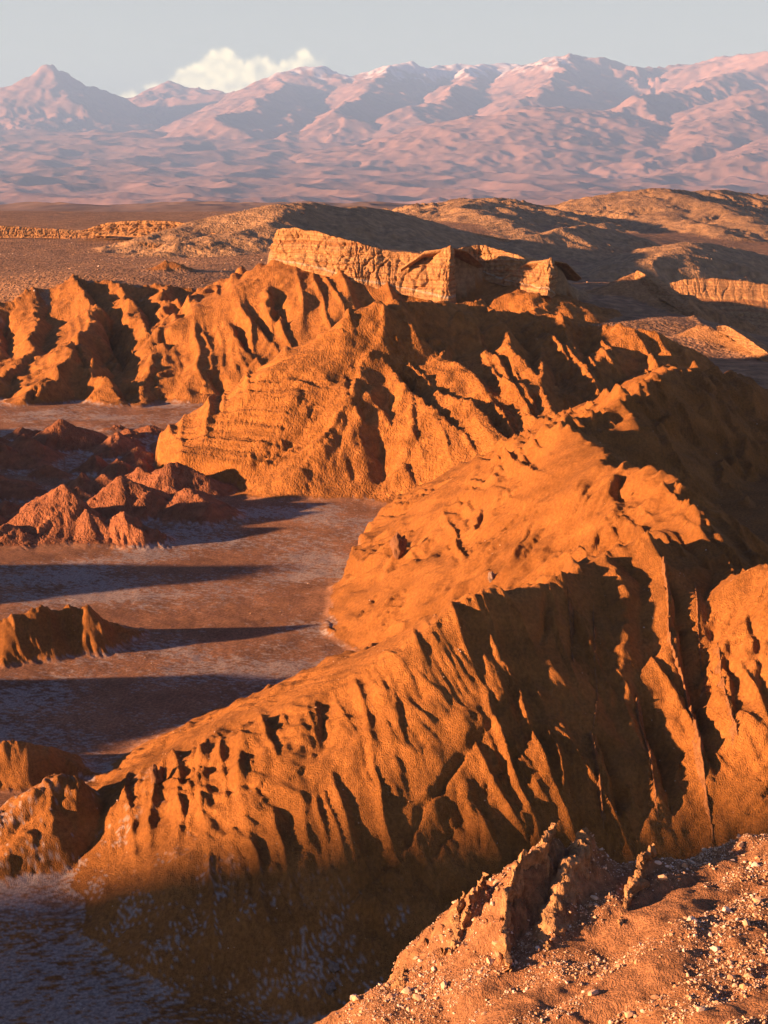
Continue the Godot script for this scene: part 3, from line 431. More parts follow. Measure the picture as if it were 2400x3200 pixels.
# upper envelope of the ridges at (x, f): height, owner
func envelope(s: PackedFloat32Array, act: PackedInt32Array, x: float, f: float, h0: float, own0: float) -> Vector2:
	var best := h0
	var own := own0
	for k in act:
		if x < s[k + 15] or x > s[k + 16] or f < s[k + 17] or f > s[k + 18]:
			continue
		var dx := x - s[k]
		var df := f - s[k + 1]
		var ex := s[k + 3]
		var ef := s[k + 4]
		var t := clampf((dx * ex + df * ef) * s[k + 6], 0.0, 1.0)
		var px := dx - t * ex
		var pf := df - t * ef
		var d := sqrt(px * px + pf * pf) + 0.0001
		var l := s[k + 7]
		var side := (ex * pf - ef * px) / (l * d)
		var slope := lerpf(s[k + 10], s[k + 9], 0.5 + 0.5 * clampf(side, -1.0, 1.0))
		var r := s[k + 11]
		var drop := slope * (sqrt(d * d + r * r) - r)
		var bend := s[k + 23]
		if bend > 0.0:
			drop = slope * bend * log(1.0 + d / bend)
		if drop > s[k + 22]:
			drop += (drop - s[k + 22]) * 4.0
		var y := s[k + 2] + t * s[k + 5]
		var h := y - drop
		var amp := s[k + 13]
		if h < best - amp - s[k + 21]:
			continue
		var lam := s[k + 12]
		var along := s[k + 8] + t * l
		if t <= 0.0 or t >= 1.0:
			along += (dx * ex + df * ef) / l - t * l
		var id := s[k + 20] * 7.31 + (3.7 if side > 0.0 else 0.0)
		var flow := along + d * (s[k + 24] if side > 0.0 else s[k + 25])
		var n := absf(noise.get_noise_2d(flow / lam + id, d / (lam * 5.0) + id)) * 1.8
		var n2 := absf(noise.get_noise_2d(flow / lam * 2.9 + id, d / (lam * 1.8) - id)) * 1.8
		var crag := smoothstep(-0.25, 0.35, noise.get_noise_2d(flow / (lam * 3.2) - id, d / (lam * 4.0) + 2.0 * id))
		var e := d / (d + s[k + 14])
		var n3 := absf(noise.get_noise_2d(flow / lam * 8.0 + id, d / (lam * 0.9) + id)) * 1.8
		h -= amp * e * ((0.3 + 0.8 * crag) * (maxf(0.0, 1.0 - n) - 0.3) + (0.12 + 0.55 * crag) * maxf(0.0, 1.0 - n2) + (0.06 + 0.16 * crag) * maxf(0.0, 1.0 - n3))
		h += s[k + 21] * noise.get_noise_2d(along / (lam * 0.35) + id, 0.5) * exp(-d / (2.0 * s[k + 21] + 0.3))
		if h > best:
			best = h
			own = s[k + 19]
	return Vector2(best, own)

func active(s: PackedFloat32Array, f: float, margin: float) -> PackedInt32Array:
	var out := PackedInt32Array()
	for k in range(0, s.size(), STRIDE):
		if f > s[k + 17] - margin and f < s[k + 18] + margin:
			out.append(k)
	return out

func active_cuts(f: float) -> PackedInt32Array:
	var out := PackedInt32Array()
	for k in range(0, cuts.size(), 16):
		if f > cuts[k + 13] - 3.0 and f < cuts[k + 14] + 3.0:
			out.append(k)
	return out

func cut_height(act: PackedInt32Array, x: float, f: float) -> float:
	var h := 0.0
	for k in act:
		if x < cuts[k + 11] or x > cuts[k + 12] or f < cuts[k + 13] or f > cuts[k + 14]:
			continue
		var dx := x - cuts[k]
		var df := f - cuts[k + 1]
		var ex := cuts[k + 2]
		var ef := cuts[k + 3]
		var q := (dx * ex + df * ef) * cuts[k + 4]
		if q < 0.0 or q >= 1.0:
			continue
		var l := cuts[k + 5]
		var side := (ex * df - ef * dx) / l      # > 0: left of the line
		var s := (cuts[k + 6] + q * l) / cuts[k + 7]
		var w := (cuts[k + 9] if side > 0.0 else cuts[k + 10]) * (0.7 + 0.6 * s)
		var a := absf(side) / w
		if a >= 1.0:
			continue
		var taper := smoothstep(0.0, 0.16, s) * (1.0 - smoothstep(0.55, 1.0, s))
		h -= cuts[k + 8] * taper * (1.0 - a) * (1.0 - 0.4 * a) * (0.88 + 0.2 * noise.get_noise_2d(s * cuts[k + 7] * 0.5, cuts[k + 15] * 3.3))
	return h

# ------------------------------------------------------------------ grids
var rows_f := PackedFloat32Array()
var cols := 0
var row_h: Array = []
var row_o: Array = []
var row_c: Array = []

func near_x(f: float, i: int) -> float:
	return -(42.0 + 0.38 * f) + (64.0 + 0.69 * f) * i / float(cols - 1)

func two(x: float, f: float, period: float, mix: float, off: float) -> float:
	return lerpf(noise.get_noise_2d(x / period + off, f / period), noise.get_noise_2d(x / period * 0.5 + off, f / period * 0.5), mix)

func near_row(r: int) -> void:
	var f: float = rows_f[r]
	var act := active(seg, f, 6.0)
	var cut := active_cuts(f)
	var hs := PackedFloat32Array()
	var os := PackedInt32Array()
	var cs := PackedColorArray()
	hs.resize(cols)
	os.resize(cols)
	cs.resize(cols)
	for i in cols:
		var x := near_x(f, i)
		var p := near_point(x, f, act, cut)
		hs[i] = p.x
		os[i] = int(p.y)
		cs[i] = earth_color(x, p.x, f, int(p.y), p.z)
	row_h[r] = hs
	row_o[r] = os
	row_c[r] = cs

# height, owner, height above the ground between the ridges
func near_point(x: float, f: float, act: PackedInt32Array, cut: PackedInt32Array) -> Vector3:
	# noise of a period that suits the distance: two neighbouring octaves, blended
	var level := log(f / 45.0) / log(2.0)
	var fine := pow(2.0, floorf(level)) * 0.35
	var mix := level - floorf(level)
	var warp := Vector2(two(x, f, fine * 22.0, mix, 0.0), two(x, f, fine * 22.0, mix, 71.0)) * 2.0 + Vector2(two(x, f, fine * 6.0, mix, 40.0), two(x, f, fine * 6.0, mix, 90.0)) * 0.7
	warp *= fine * (1.0 + mix)
	var g := ground(x, f)
	var e := envelope(seg, act, x + warp.x, f + warp.y, g.x - 1.2, g.y)
	var h := e.x
	var lift := h - g.x
	# soft foot where a flank meets the ground
	var soft := clampf(f / 150.0, 0.7, 3.0)
	var blend := maxf(soft - absf(lift), 0.0) / soft
	h = maxf(h, g.x) + blend * blend * soft * 0.25
	h += cut_height(cut, x + 0.35 * warp.x + 0.5 * fine * two(x, f, fine * 2.5, mix, 17.0), f + 0.35 * warp.y + 0.5 * fine * two(x, f, fine * 2.5, mix, 57.0))
	var w := lerpf(rough.get_noise_2d(x / (fine * 5.0), f / (fine * 5.0)), rough.get_noise_2d(x / (fine * 10.0), f / (fine * 10.0)), mix)
	h += 0.30 * fine * (1.0 + mix) * w * (0.3 if lift < 0.3 else 1.0)
	if lift > 0.4:
		var broken := smoothstep(-0.2, 0.4, two(x, f, fine * 30.0, mix, 33.0)) * minf(1.0, lift - 0.4) * (0.8 if f < 122.0 else (1.4 if f < 240.0 else (0.9 if f < 560.0 else 0.5)))
		h += fine * (1.0 + mix) * broken * (0.8 * (0.3 - absf(two(x, f, fine * 7.0, mix, 3.0))) + 0.5 * (0.3 - absf(two(x, f, fine * 3.2, mix, 13.0))))
		# hard beds that strike away from the viewer and stand out as thin parallel ribs
		var bed := x + 0.12 * f + 0.3 * h + 0.6 * fine * two(x, f, fine * 8.0, mix, 47.0)
		var p := fine * 8.0
		var n1 := lerpf(noise.get_noise_2d(bed / p, f / (p * 7.0)), noise.get_noise_2d(bed / p * 0.5, f / (p * 14.0)), mix)
		var n2 := lerpf(noise.get_noise_2d(bed / p * 2.6 + 50.0, f / (p * 4.0)), noise.get_noise_2d(bed / p * 1.3 + 50.0, f / (p * 8.0)), mix)
		var r1 := maxf(0.0, 1.0 - absf(n1) * 3.4)
		var r2 := maxf(0.0, 1.0 - absf(n2) * 2.8)
		var bare := smoothstep(-0.35, 0.3, two(x, f, fine * 24.0, mix, 63.0)) * minf(1.0, (lift - 0.4) / (8.0 * fine))
		if f < 600.0:
			h += fine * (1.0 + mix) * bare * (0.85 * r1 * r1 + 0.38 * r2 * r2 - 0.25)
	return Vector3(h, e.y if lift > 0.0 else g.y, lift)

func height_at(x: float, f: float) -> float:
	return near_point(x, f, active(seg, f, 6.0), active_cuts(f)).x

func earth_color(x: float, y: float, f: float, own: int, lift: float) -> Color:
	var n := rough.get_noise_2d(x * 0.03, f * 0.03)
	var n2 := rough.get_noise_2d(x * 0.12 + 9.0, f * 0.12 + y * 0.2)
	var red := Vector3(0.43, 0.172, 0.043)
	var ochre := Vector3(0.46, 0.265, 0.125)
	var dark := Vector3(0.24, 0.14, 0.085)
	var c := red
	var name_: String = owner_names[own]
	if name_ == "plateau" or name_ == "side_hill":
		c = Vector3(0.40, 0.215, 0.105)
	elif name_ in ["dome_hill", "ochre_hill", "far_hill", "mesa"]:
		c = ochre
	elif name_ == "hogback_ridge":
		c = ochre.lerp(red, 0.5) * 1.1
	elif name_ == "mound":
		c = Vector3(0.36, 0.14, 0.06)
	elif name_ == "valley_floor":
		c = Vector3(0.44, 0.215, 0.11)
	c *= 1.0 + 0.25 * n + 0.3 * n2
	# salt crust in streaky patches on low ground
	if lift < 0.25 and y < 8.0 and f < 420.0:
		c *= 1.0 + 0.35 * rough.get_noise_2d(x * 0.8, f * 1.4)
		var salt := 0.8 * rough.get_noise_2d((x + 0.3 * f) * 0.45 + 30.0, (f - 0.3 * x) * 1.5) + 0.9 * rough.get_noise_2d(x * 0.03, f * 0.045)
		salt = clampf((salt - 0.04) * 3.5, 0.0, 1.0)
		c = c.lerp(Vector3(0.58, 0.50, 0.44), salt * 0.7)
	# the same crust on the foot of the near slope
	if f < 128.0 and x < 2.0 and y < 6.0:
		var s2 := 0.9 * rough.get_noise_2d((x + 0.6 * f) * 0.8, (f - 0.6 * x) * 3.4) + 0.6 * rough.get_noise_2d(x * 0.12 + 3.0, f * 0.14)
		c = c.lerp(Vector3(0.58, 0.52, 0.47), clampf((s2 - 0.34) * 5.0, 0.0, 0.65) * (1.0 if y < 4.5 else 0.35))
	return Color(c.x, c.y, c.z)

func run_rows(work: Callable, n: int) -> void:
	row_h.resize(n)
	row_o.resize(n)
	row_c.resize(n)
	var task := WorkerThreadPool.add_group_task(work, n, -1, true)
	WorkerThreadPool.wait_for_group_task_completion(task)

func make_near_terrain() -> void:
	rows_f = PackedFloat32Array()
	var f := 50.0
	while f < 2300.0:
		rows_f.append(f)
		f *= 1.0025 if f < 420.0 else 1.0036
	cols = 700
	run_rows(near_row, rows_f.size())
	build_pieces(near_x, "near")

func build_pieces(xs: Callable, what: String) -> void:
	var n := rows_f.size()
	var pos := PackedVector3Array()
	var nor := PackedVector3Array()
	pos.resize(n * cols)
	nor.resize(n * cols)
	for r in n:
		var h: PackedFloat32Array = row_h[r]
		var fz := -rows_f[r]
		var x0: float = xs.call(rows_f[r], 0)
		var dx: float = (xs.call(rows_f[r], cols - 1) - x0) / (cols - 1)
		var k := r * cols
		for i in cols:
			pos[k + i] = Vector3(x0 + dx * i, h[i], fz)
	for r in n:
		var k := r * cols
		var up := cols if r < n - 1 else 0
		var dn := cols if r > 0 else 0
		for i in cols:
			var a := pos[k + i + (1 if i < cols - 1 else 0)] - pos[k + i - (1 if i > 0 else 0)]
			var b := pos[k + i + up] - pos[k + i - dn]
			nor[k + i] = a.cross(b).normalized()
	# one mesh per landform: a cell goes to the landform that owns its first corner
	var lists := {}
	for r in n - 1:
		var o: PackedInt32Array = row_o[r]
		for i in cols - 1:
			var w := o[i]
			if not lists.has(w):
				lists[w] = []
			lists[w].append(r * cols + i)
	var slot := PackedInt32Array()
	slot.resize(n * cols)
	for w in lists:
		slot.fill(-1)
		var vp := PackedVector3Array()
		var vn := PackedVector3Array()
		var vc := PackedColorArray()
		var ix := PackedInt32Array()
		for c in lists[w]:
			var q := [c, c + 1, c + cols, c + cols + 1]
			for v in q:
				if slot[v] < 0:
					slot[v] = vp.size()
					vp.append(pos[v])
					vn.append(nor[v])
					vc.append(row_c[v / cols][v % cols])
			ix.append_array(PackedInt32Array([slot[c], slot[c + cols], slot[c + 1], slot[c + 1], slot[c + cols], slot[c + cols + 1]]))
		var arr := []
		arr.resize(Mesh.ARRAY_MAX)
		arr[Mesh.ARRAY_VERTEX] = vp
		arr[Mesh.ARRAY_NORMAL] = vn
		arr[Mesh.ARRAY_COLOR] = vc
		arr[Mesh.ARRAY_INDEX] = ix
		var mesh := ArrayMesh.new()
		mesh.add_surface_from_arrays(Mesh.PRIMITIVE_TRIANGLES, arr)
		var mi := MeshInstance3D.new()
		mi.mesh = mesh
		finish_piece(mi, w, what)

func finish_piece(mi: MeshInstance3D, w: int, what: String) -> void:
	var called: String = owner_names[w] if what == "near" else far_names[w]
	mi.name = numbered(called)
	mi.set_meta("kind", "structure")
	if what == "far":
		mi.material_override = mats["mountain"]
	elif called in ["main_ridge", "valley_floor", "hillock"]:
		mi.material_override = mats["main"]
	elif called in ["dome_hill", "ochre_hill", "far_hill", "plateau"]:
		mi.material_override = mats["far"]
	else:
		mi.material_override = mats["mid"]
	add_child(mi, true)

var used := {}
func numbered(called: String) -> String:
	var k: int = used.get(called, 0)
	used[called] = k + 1
	return called if k == 0 else "%s_%03d" % [called, k]

# ------------------------------------------------------------------ far terrain
var far_names := ["far_plain", "volcano", "mountain_range", "foothill"]
func far_x(f: float, i: int) -> float:
	return (-0.40 + 0.76 * i / float(cols - 1)) * f

func far_row(r: int) -> void:
	var f: float = rows_f[r]
	var act := active(far_seg, f, 3000.0)
	var hs := PackedFloat32Array()
	var os := PackedInt32Array()
	var cs := PackedColorArray()
	hs.resize(cols)
	os.resize(cols)
	cs.resize(cols)
	for i in cols:
		var x := far_x(f, i)
		var wx := x + 350.0 * noise.get_noise_2d(x / 2600.0, f / 2600.0) + 90.0 * noise.get_noise_2d(x / 700.0 + 40.0, f / 700.0)
		var wf := f + 350.0 * noise.get_noise_2d(x / 2600.0 + 71.0, f / 2600.0) + 90.0 * noise.get_noise_2d(x / 700.0 + 90.0, f / 700.0)
		# alluvial ramp
		var t := clampf((f - 7000.0) / 25000.0, 0.0, 1.0)
		var h0 := -140.0 + 1500.0 * t * t + 38.0 * clampf((4500.0 - f) / 2500.0, 0.0, 1.0)
		if f < 6000.0:
			h0 = lerpf(-140.0, 40.0 + 4.0 * rough.get_noise_2d(x / 300.0, f / 900.0), smoothstep(6000.0, 3500.0, f + 900.0 * noise.get_noise_2d(x / 1500.0, 3.0)))
		h0 -= 8.0 * (1.0 - smoothstep(2200.0, 2600.0, f))
		h0 += 14.0 * (1.0 - smoothstep(3800.0, 5200.0, f)) * smoothstep(2300.0, 2700.0, f) * (0.25 - absf(noise.get_noise_2d(x / 420.0, f / 900.0)) + 0.3 * rough.get_noise_2d(x / 160.0, f / 400.0))
		var wave := 1.0 - absf(noise.get_noise_2d(x / 2300.0 + 5.0, f / 3400.0)) * 1.6
		var wave2 := 1.0 - absf(noise.get_noise_2d(x / 900.0 + 15.0, f / 1500.0)) * 1.6
		var bumpy := smoothstep(5500.0, 12000.0, f)
		h0 += bumpy * (90.0 * wave + 26.0 * wave2)
		var e := envelope(far_seg, act, wx, wf, h0, 0.0)
		var h := e.x + 26.0 * bumpy * rough.get_noise_2d(x / 600.0, f / 600.0)
		if e.y > 0.5:
			h += 70.0 * (0.3 - absf(noise.get_noise_2d(x / 1100.0 + 7.0, f / 1100.0))) + 40.0 * (0.3 - absf(noise.get_noise_2d(x / 450.0 + 17.0, f / 450.0)))
		hs[i] = h
		os[i] = int(e.y)
		var n := rough.get_noise_2d(x / 1800.0, f / 1800.0)
		var c := Vector3(0.27, 0.155, 0.12) * (1.0 + 0.35 * n)
		if f < 6000.0:
			c = Vector3(0.27, 0.17, 0.11) * (1.0 + 0.4 * rough.get_noise_2d(x / 80.0, f / 300.0))
		# snow
		var line := 3000.0 + 600.0 * rough.get_noise_2d(x / 500.0, f / 500.0) + 0.06 * absf(x - 600.0) + (900.0 if x > 4500.0 or x < -9000.0 else 0.0)
		if h > line:
			c = c.lerp(Vector3(0.7, 0.7, 0.72), clampf((h - line) / 160.0, 0.0, 0.55))
		cs[i] = Color(c.x, c.y, c.z)
	row_h[r] = hs
	row_o[r] = os
	row_c[r] = cs

func make_far_terrain() -> void:
	rows_f = PackedFloat32Array()
	var f := 2100.0
	while f < 46000.0:
		rows_f.append(f)
		f += minf(f * 0.009, 95.0)
	cols = 520
	row_h.clear()
	row_o.clear()
	row_c.clear()
	run_rows(far_row, rows_f.size())
	build_pieces(far_x, "far")


# ------------------------------------------------------------------ shared helpers
func put_mesh(called: String, vp: PackedVector3Array, vc: PackedColorArray, ix: PackedInt32Array, mat: Material, parent: Node) -> MeshInstance3D:
	# smooth normals from the faces round each corner
	var vn := PackedVector3Array()
	vn.resize(vp.size())
	for k in range(0, ix.size(), 3):
		var n := (vp[ix[k + 2]] - vp[ix[k]]).cross(vp[ix[k + 1]] - vp[ix[k]])
		vn[ix[k]] += n
		vn[ix[k + 1]] += n
		vn[ix[k + 2]] += n
	for k in vn.size():
		vn[k] = vn[k].normalized() if vn[k].length_squared() > 0.0 else Vector3.UP
	var arr := []
	arr.resize(Mesh.ARRAY_MAX)
	arr[Mesh.ARRAY_VERTEX] = vp
	arr[Mesh.ARRAY_NORMAL] = vn
	if vc.size():
		arr[Mesh.ARRAY_COLOR] = vc
	arr[Mesh.ARRAY_INDEX] = ix
	var mesh := ArrayMesh.new()
	mesh.add_surface_from_arrays(Mesh.PRIMITIVE_TRIANGLES, arr)
	var mi := MeshInstance3D.new()
	mi.mesh = mesh
	mi.name = numbered(called) if parent == self else called
	mi.material_override = mat
	if parent:
		parent.add_child(mi, true)
	return mi

func grid_index(nu: int, nv: int) -> PackedInt32Array:
	var ix := PackedInt32Array()
	for j in nv - 1:
		for i in nu - 1:
			var c := j * nu + i
			ix.append_array(PackedInt32Array([c, c + nu, c + 1, c + 1, c + nu, c + nu + 1]))
	return ix

func along_line(pts: Array, t: float) -> Vector3:
	# a point at the share t of a line, corners rounded
	var n := pts.size() - 1
	var s := clampf(t, 0.0, 0.99999) * n
	var i := int(s)
	var a: Vector3 = pts[maxi(i - 1, 0)]
	var d: Vector3 = pts[mini(i + 2, n)]
	return (pts[i] as Vector3).cubic_interpolate(pts[i + 1], a, d, s - i)

# ------------------------------------------------------------------ foreground slope
var front_line: Array = [[-1.76, 43.32, 25.2], [-1.4, 43.69, 25.4], [-0.46, 44.26, 25.7], [0.29, 44.37, 25.9], [1.05, 44.66, 26.1], [1.63, 45.34, 26.5], [2.23, 45.83, 26.9], [2.93, 46.13, 27.2], [4.03, 46.34, 27.5], [4.89, 46.14, 27.3], [5.99, 46.29, 27.5], [7.24, 46.34, 27.8], [8.26, 46.63, 28], [9.7, 46.94, 28.2], [11.77, 47.45, 28.5]]
var front_spots: Array = [[6.28, 46.78, 20.6], [3.05, 45.62, 22.4], [0.62, 44.59, 24], [5.79, 46.28, 23.8], [3.75, 45.82, 24.6], [2.41, 45.39, 24.5], [7.19, 46.65, 24], [8.58, 46.88, 22], [7.33, 47.45, 18.5], [2.76, 45.59, 20], [-1.13, 43.57, 23.5]]
var fin_lines: Array = [[[3.55, 47.28, 27.2], [3.3, 47.16, 26.9], [3.33, 47, 26.7], [2.89, 46.95, 26.5], [2.68, 46.69, 26.2], [2.46, 46.34, 25.8], [2.37, 45.91, 25.2], [2.42, 45.51, 24.6]], [[4.46, 46.53, 27.5], [4.24, 47.08, 27.3], [4.08, 46.91, 27], [3.8, 46.69, 26.6], [3.54, 46.33, 26], [3.32, 45.99, 25.5], [3.18, 45.67, 25]], [[5.64, 46.81, 27.2], [5.32, 46.64, 26.9], [5.23, 46.43, 26.6], [4.9, 46.18, 26], [4.73, 45.99, 25.5], [4.48, 45.53, 24.4]], [[2.11, 46.25, 26.9], [1.97, 46.19, 26.7], [1.81, 45.99, 26.5], [1.61, 45.58, 26.2]], [[1.64, 45.88, 26.7], [1.51, 45.6, 26.4], [1.47, 45.27, 26.1], [1.18, 45.07, 25.9]], [[0.43, 44.75, 26], [0.36, 44.51, 25.8], [0.3, 44.28, 25.5]]]

var front_seg := PackedFloat32Array()
var front_act := PackedInt32Array()
func set_front_ribs() -> void:
	for k in fin_lines.size():
		var pts: Array = []
		for p in fin_lines[k]:
			pts.append([p[0], p[1] - [0.30, 0.12, 0.30, 0.2, 0.15, 0.2][k], p[2]])
		front_seg = add_ridge(front_seg, 0, pts, [1.9, 1.25, 1.7, 1.5, 1.5, 1.5][k], [1.0, 1.0, 1.1, 1.1, 1.1, 1.1][k], 0.05, 0.7, 0.16, 0.3, 0.08, 1.6, 0.0)
	for k in range(0, front_seg.size(), STRIDE):
		front_act.append(k)

func front_height(x: float, f: float) -> float:
	var g := front_ground(x, f)
	var wx := x + 0.10 * noise.get_noise_2d(x * 2.5, f * 2.5) + 0.05 * noise.get_noise_2d(x * 7.0, f * 7.0)
	var wf := f + 0.10 * noise.get_noise_2d(x * 2.5 + 30.0, f * 2.5) + 0.05 * noise.get_noise_2d(x * 7.0 + 30.0, f * 7.0)
	var h := envelope(front_seg, front_act, wx, wf, g, 0.0).x
	if h > g + 0.02:
		var rocky := minf(1.0, (h - g) * 3.0)
		h += rocky * (0.10 * (0.5 + cellular.get_noise_2d(x * 4.5, f * 4.5)) + 0.06 * cellular.get_noise_2d(x * 11.0, f * 11.0))
	return h

func front_ground(x: float, f: float) -> float:
	var top := 0.0
	var under := 0.0
	for p in front_line:
		var d2: float = (x - p[0]) * (x - p[0]) + (f - p[2]) * (f - p[2]) + 1.0
		var w := 1.0 / (d2 * d2)
		top += w * p[1]
		under += w
	for p in front_spots:
		var d2: float = (x - p[0]) * (x - p[0]) + (f - p[2]) * (f - p[2]) + 1.0
		var w := 1.0 / (d2 * d2)
		top += w * p[1]
		under += w
	var h := top / under
	# beyond the brink the ground falls away
	var best := 1e9
	var side := 0.0
	for i in front_line.size() - 1:
		var a: Array = front_line[i]
		var b: Array = front_line[i + 1]
		var ex: float = b[0] - a[0]
		var ef: float = b[2] - a[2]
		var t := clampf(((x - a[0]) * ex + (f - a[2]) * ef) / (ex * ex + ef * ef), 0.0, 1.0)
		var px: float = x - a[0] - t * ex
		var pf: float = f - a[2] - t * ef
		var d := px * px + pf * pf
		if d < best:
			best = d
			side = ex * pf - ef * px
	if side > 0.0:
		var d := sqrt(best)
		h -= 1.15 * (sqrt(d * d + 0.09) - 0.3) + 0.5 * absf(noise.get_noise_2d(x * 0.9, f * 0.9)) * minf(d, 2.0)
	h += 0.22 * rough.get_noise_2d(x * 0.35, f * 0.35) + 0.05 * rough.get_noise_2d(x * 2.2 + 7.0, f * 2.2) + 0.018 * rough.get_noise_2d(x * 9.0 + 7.0, f * 9.0)
	# shallow furrows that run down to the left
	h -= 0.10 * maxf(0.0, 1.0 - 2.2 * absf(noise.get_noise_2d((x * 0.45 - f) * 0.55, (x + f * 0.45) * 0.12)))
	return h

func front_row(r: int) -> void:
	var f: float = rows_f[r]
	var hs := PackedFloat32Array()
	var cs := PackedColorArray()
	hs.resize(cols)
	cs.resize(cols)
	for i in cols:
		var x := front_x(f, i)
		hs[i] = front_height(x, f)
		var n := rough.get_noise_2d(x * 0.5, f * 0.5)
		var n2 := rough.get_noise_2d(x * 6.0, f * 6.0)
		var c := Vector3(0.40, 0.19, 0.085) * (1.0 + 0.25 * n + 0.45 * n2)
		cs[i] = Color(c.x, c.y, c.z)
	row_h[r] = hs
	row_c[r] = cs

func front_x(_f: float, i: int) -> float:
	return -8.0 + 23.0 * i / float(cols - 1)

var front: MeshInstance3D
func make_foreground() -> void:
	set_front_ribs()
	rows_f = PackedFloat32Array()
	var f := 17.0
	while f < 46.0:
		rows_f.append(f)
		f += 0.062 if f < 31.0 else 0.25
	cols = 370
	row_h.clear()
	row_c.clear()
	run_rows(front_row, rows_f.size())
	var vp := PackedVector3Array()
	var vc := PackedColorArray()
	for r in rows_f.size():
		for i in cols:
			vp.append(Vector3(front_x(0.0, i), row_h[r][i], -rows_f[r]))
		vc.append_array(row_c[r])
	front = put_mesh("foreground_slope", vp, vc, grid_index(cols, rows_f.size()), mats["near"], self)
	front.set_meta("kind", "structure")
	make_fins()
	make_stones()

const FIN_LABELS := ["long thin rock fin with a curled tip on the foreground brink", "broad knobbly rock pinnacle between two thin fins on the brink", "slender rock fin standing nearest the stony slope on the brink",
	"short earthen blade left of the long curled fin", "low knobbly rock rib at the steep left edge of the brink", "small dark-backed rock stub low on the left end of the brink"]
func make_fins() -> void:
	var lines := fin_lines
	for k in lines.size():
		var pts: Array = []
		for p in lines[k]:
			pts.append(Vector3(p[0], p[1], -p[2]))
		make_fin(pts, k)

func make_fin(pts: Array, k: int) -> void:
	var nu := 90
	var nv := 26
	var vp := PackedVector3Array()
	var vc := PackedColorArray()
	var length := 0.0
	for i in pts.size() - 1:
		length += (pts[i] as Vector3).distance_to(pts[i + 1])
	var thick: float = [0.09, 0.16, 0.09, 0.09, 0.12, 0.12][k]
	var foot: float = [0.20, 0.40, 0.20, 0.2, 0.3, 0.3][k]
	for j in nv:
		var v := j / float(nv - 1) * 2.0 - 1.0        # -1 left foot, 0 top, 1 right foot
		for i in nu:
			var t := i / float(nu - 1)
			var top := along_line(pts, t)
			var ahead := along_line(pts, minf(t + 0.02, 1.0)) - along_line(pts, maxf(t - 0.02, 0.0))
			var across := Vector3(-ahead.z, 0, ahead.x).normalized()
			var g := front_ground(top.x, -top.z) - 0.25
			top.y += 0.10 * noise.get_noise_2d(t * length * 3.0, 8.0 * k) + 0.05 * noise.get_noise_2d(t * length * 9.0, 8.0 * k)
			top.y = maxf(top.y, g + 0.28)
			var a := absf(v)
			var down := pow(a, 1.6)
			var wide := lerpf(thick * sqrt(minf(a * 3.0, 1.0)), foot + thick, pow(a, 2.2)) * minf(1.0, 0.25 + 5.0 * minf(t, 1.0 - t))
			var p := Vector3(top.x, lerpf(top.y, g, down), top.z) + across * wide * signf(v)
			var lump := cellular.get_noise_3dv(p * 5.5) * 0.09 + cellular.get_noise_3dv(p * 14.0) * 0.045 + rough.get_noise_3dv(p * 7.0) * 0.10 + noise.get_noise_3dv(p * 2.0) * 0.10
			p += (across * signf(v) + Vector3.UP * (1.0 - a)).normalized() * lump * (1.0 if a < 0.95 else 0.3)
			vp.append(p)
			var n := rough.get_noise_3dv(p * 3.0)
			var c := Vector3(0.50, 0.27, 0.12) * (1.0 + 0.45 * n)
			vc.append(Color(c.x, c.y, c.z))
	var fin := put_mesh("rock_fin", vp, vc, grid_index(nu, nv), mats["near"], self)
	fin.set_meta("label", FIN_LABELS[k])
	fin.set_meta("category", "rock")
	fin.set_meta("group", "rock fins on the foreground brink")

func stone_mesh(seed_: int) -> ArrayMesh:
	# a broken, faceted lump: a ball of 80 faces pushed in by a few cutting planes
	var st := SphereMesh.new()
	st.radial_segments = 8
	st.rings = 4
	st.radius = 0.5
	st.height = 1.0
	var arr := st.get_mesh_arrays()
	var vp: PackedVector3Array = arr[Mesh.ARRAY_VERTEX]
	var rng := RandomNumberGenerator.new()
	rng.seed = seed_
	var planes := []
	for i in 11:
		planes.append([Vector3(rng.randf_range(-1, 1), rng.randf_range(-1, 1), rng.randf_range(-1, 1)).normalized(), rng.randf_range(0.2, 0.36)])
	var shape := Vector3(rng.randf_range(0.8, 1.25), rng.randf_range(0.55, 0.85), rng.randf_range(0.75, 1.1))
	for i in vp.size():
		var p := vp[i]
		p *= 1.0 + 0.25 * noise.get_noise_3dv(p * 1.7 + Vector3.ONE * seed_)
		for q in planes:
			var d: float = p.dot(q[0]) - q[1]
			if d > 0.0:
				p -= q[0] * d
		vp[i] = p * shape
	var out := SurfaceTool.new()
	out.begin(Mesh.PRIMITIVE_TRIANGLES)
	var ix: PackedInt32Array = arr[Mesh.ARRAY_INDEX]
	out.set_smooth_group(-1)
	for k in ix:
		out.add_vertex(vp[k])
	out.generate_normals()
	return out.commit()

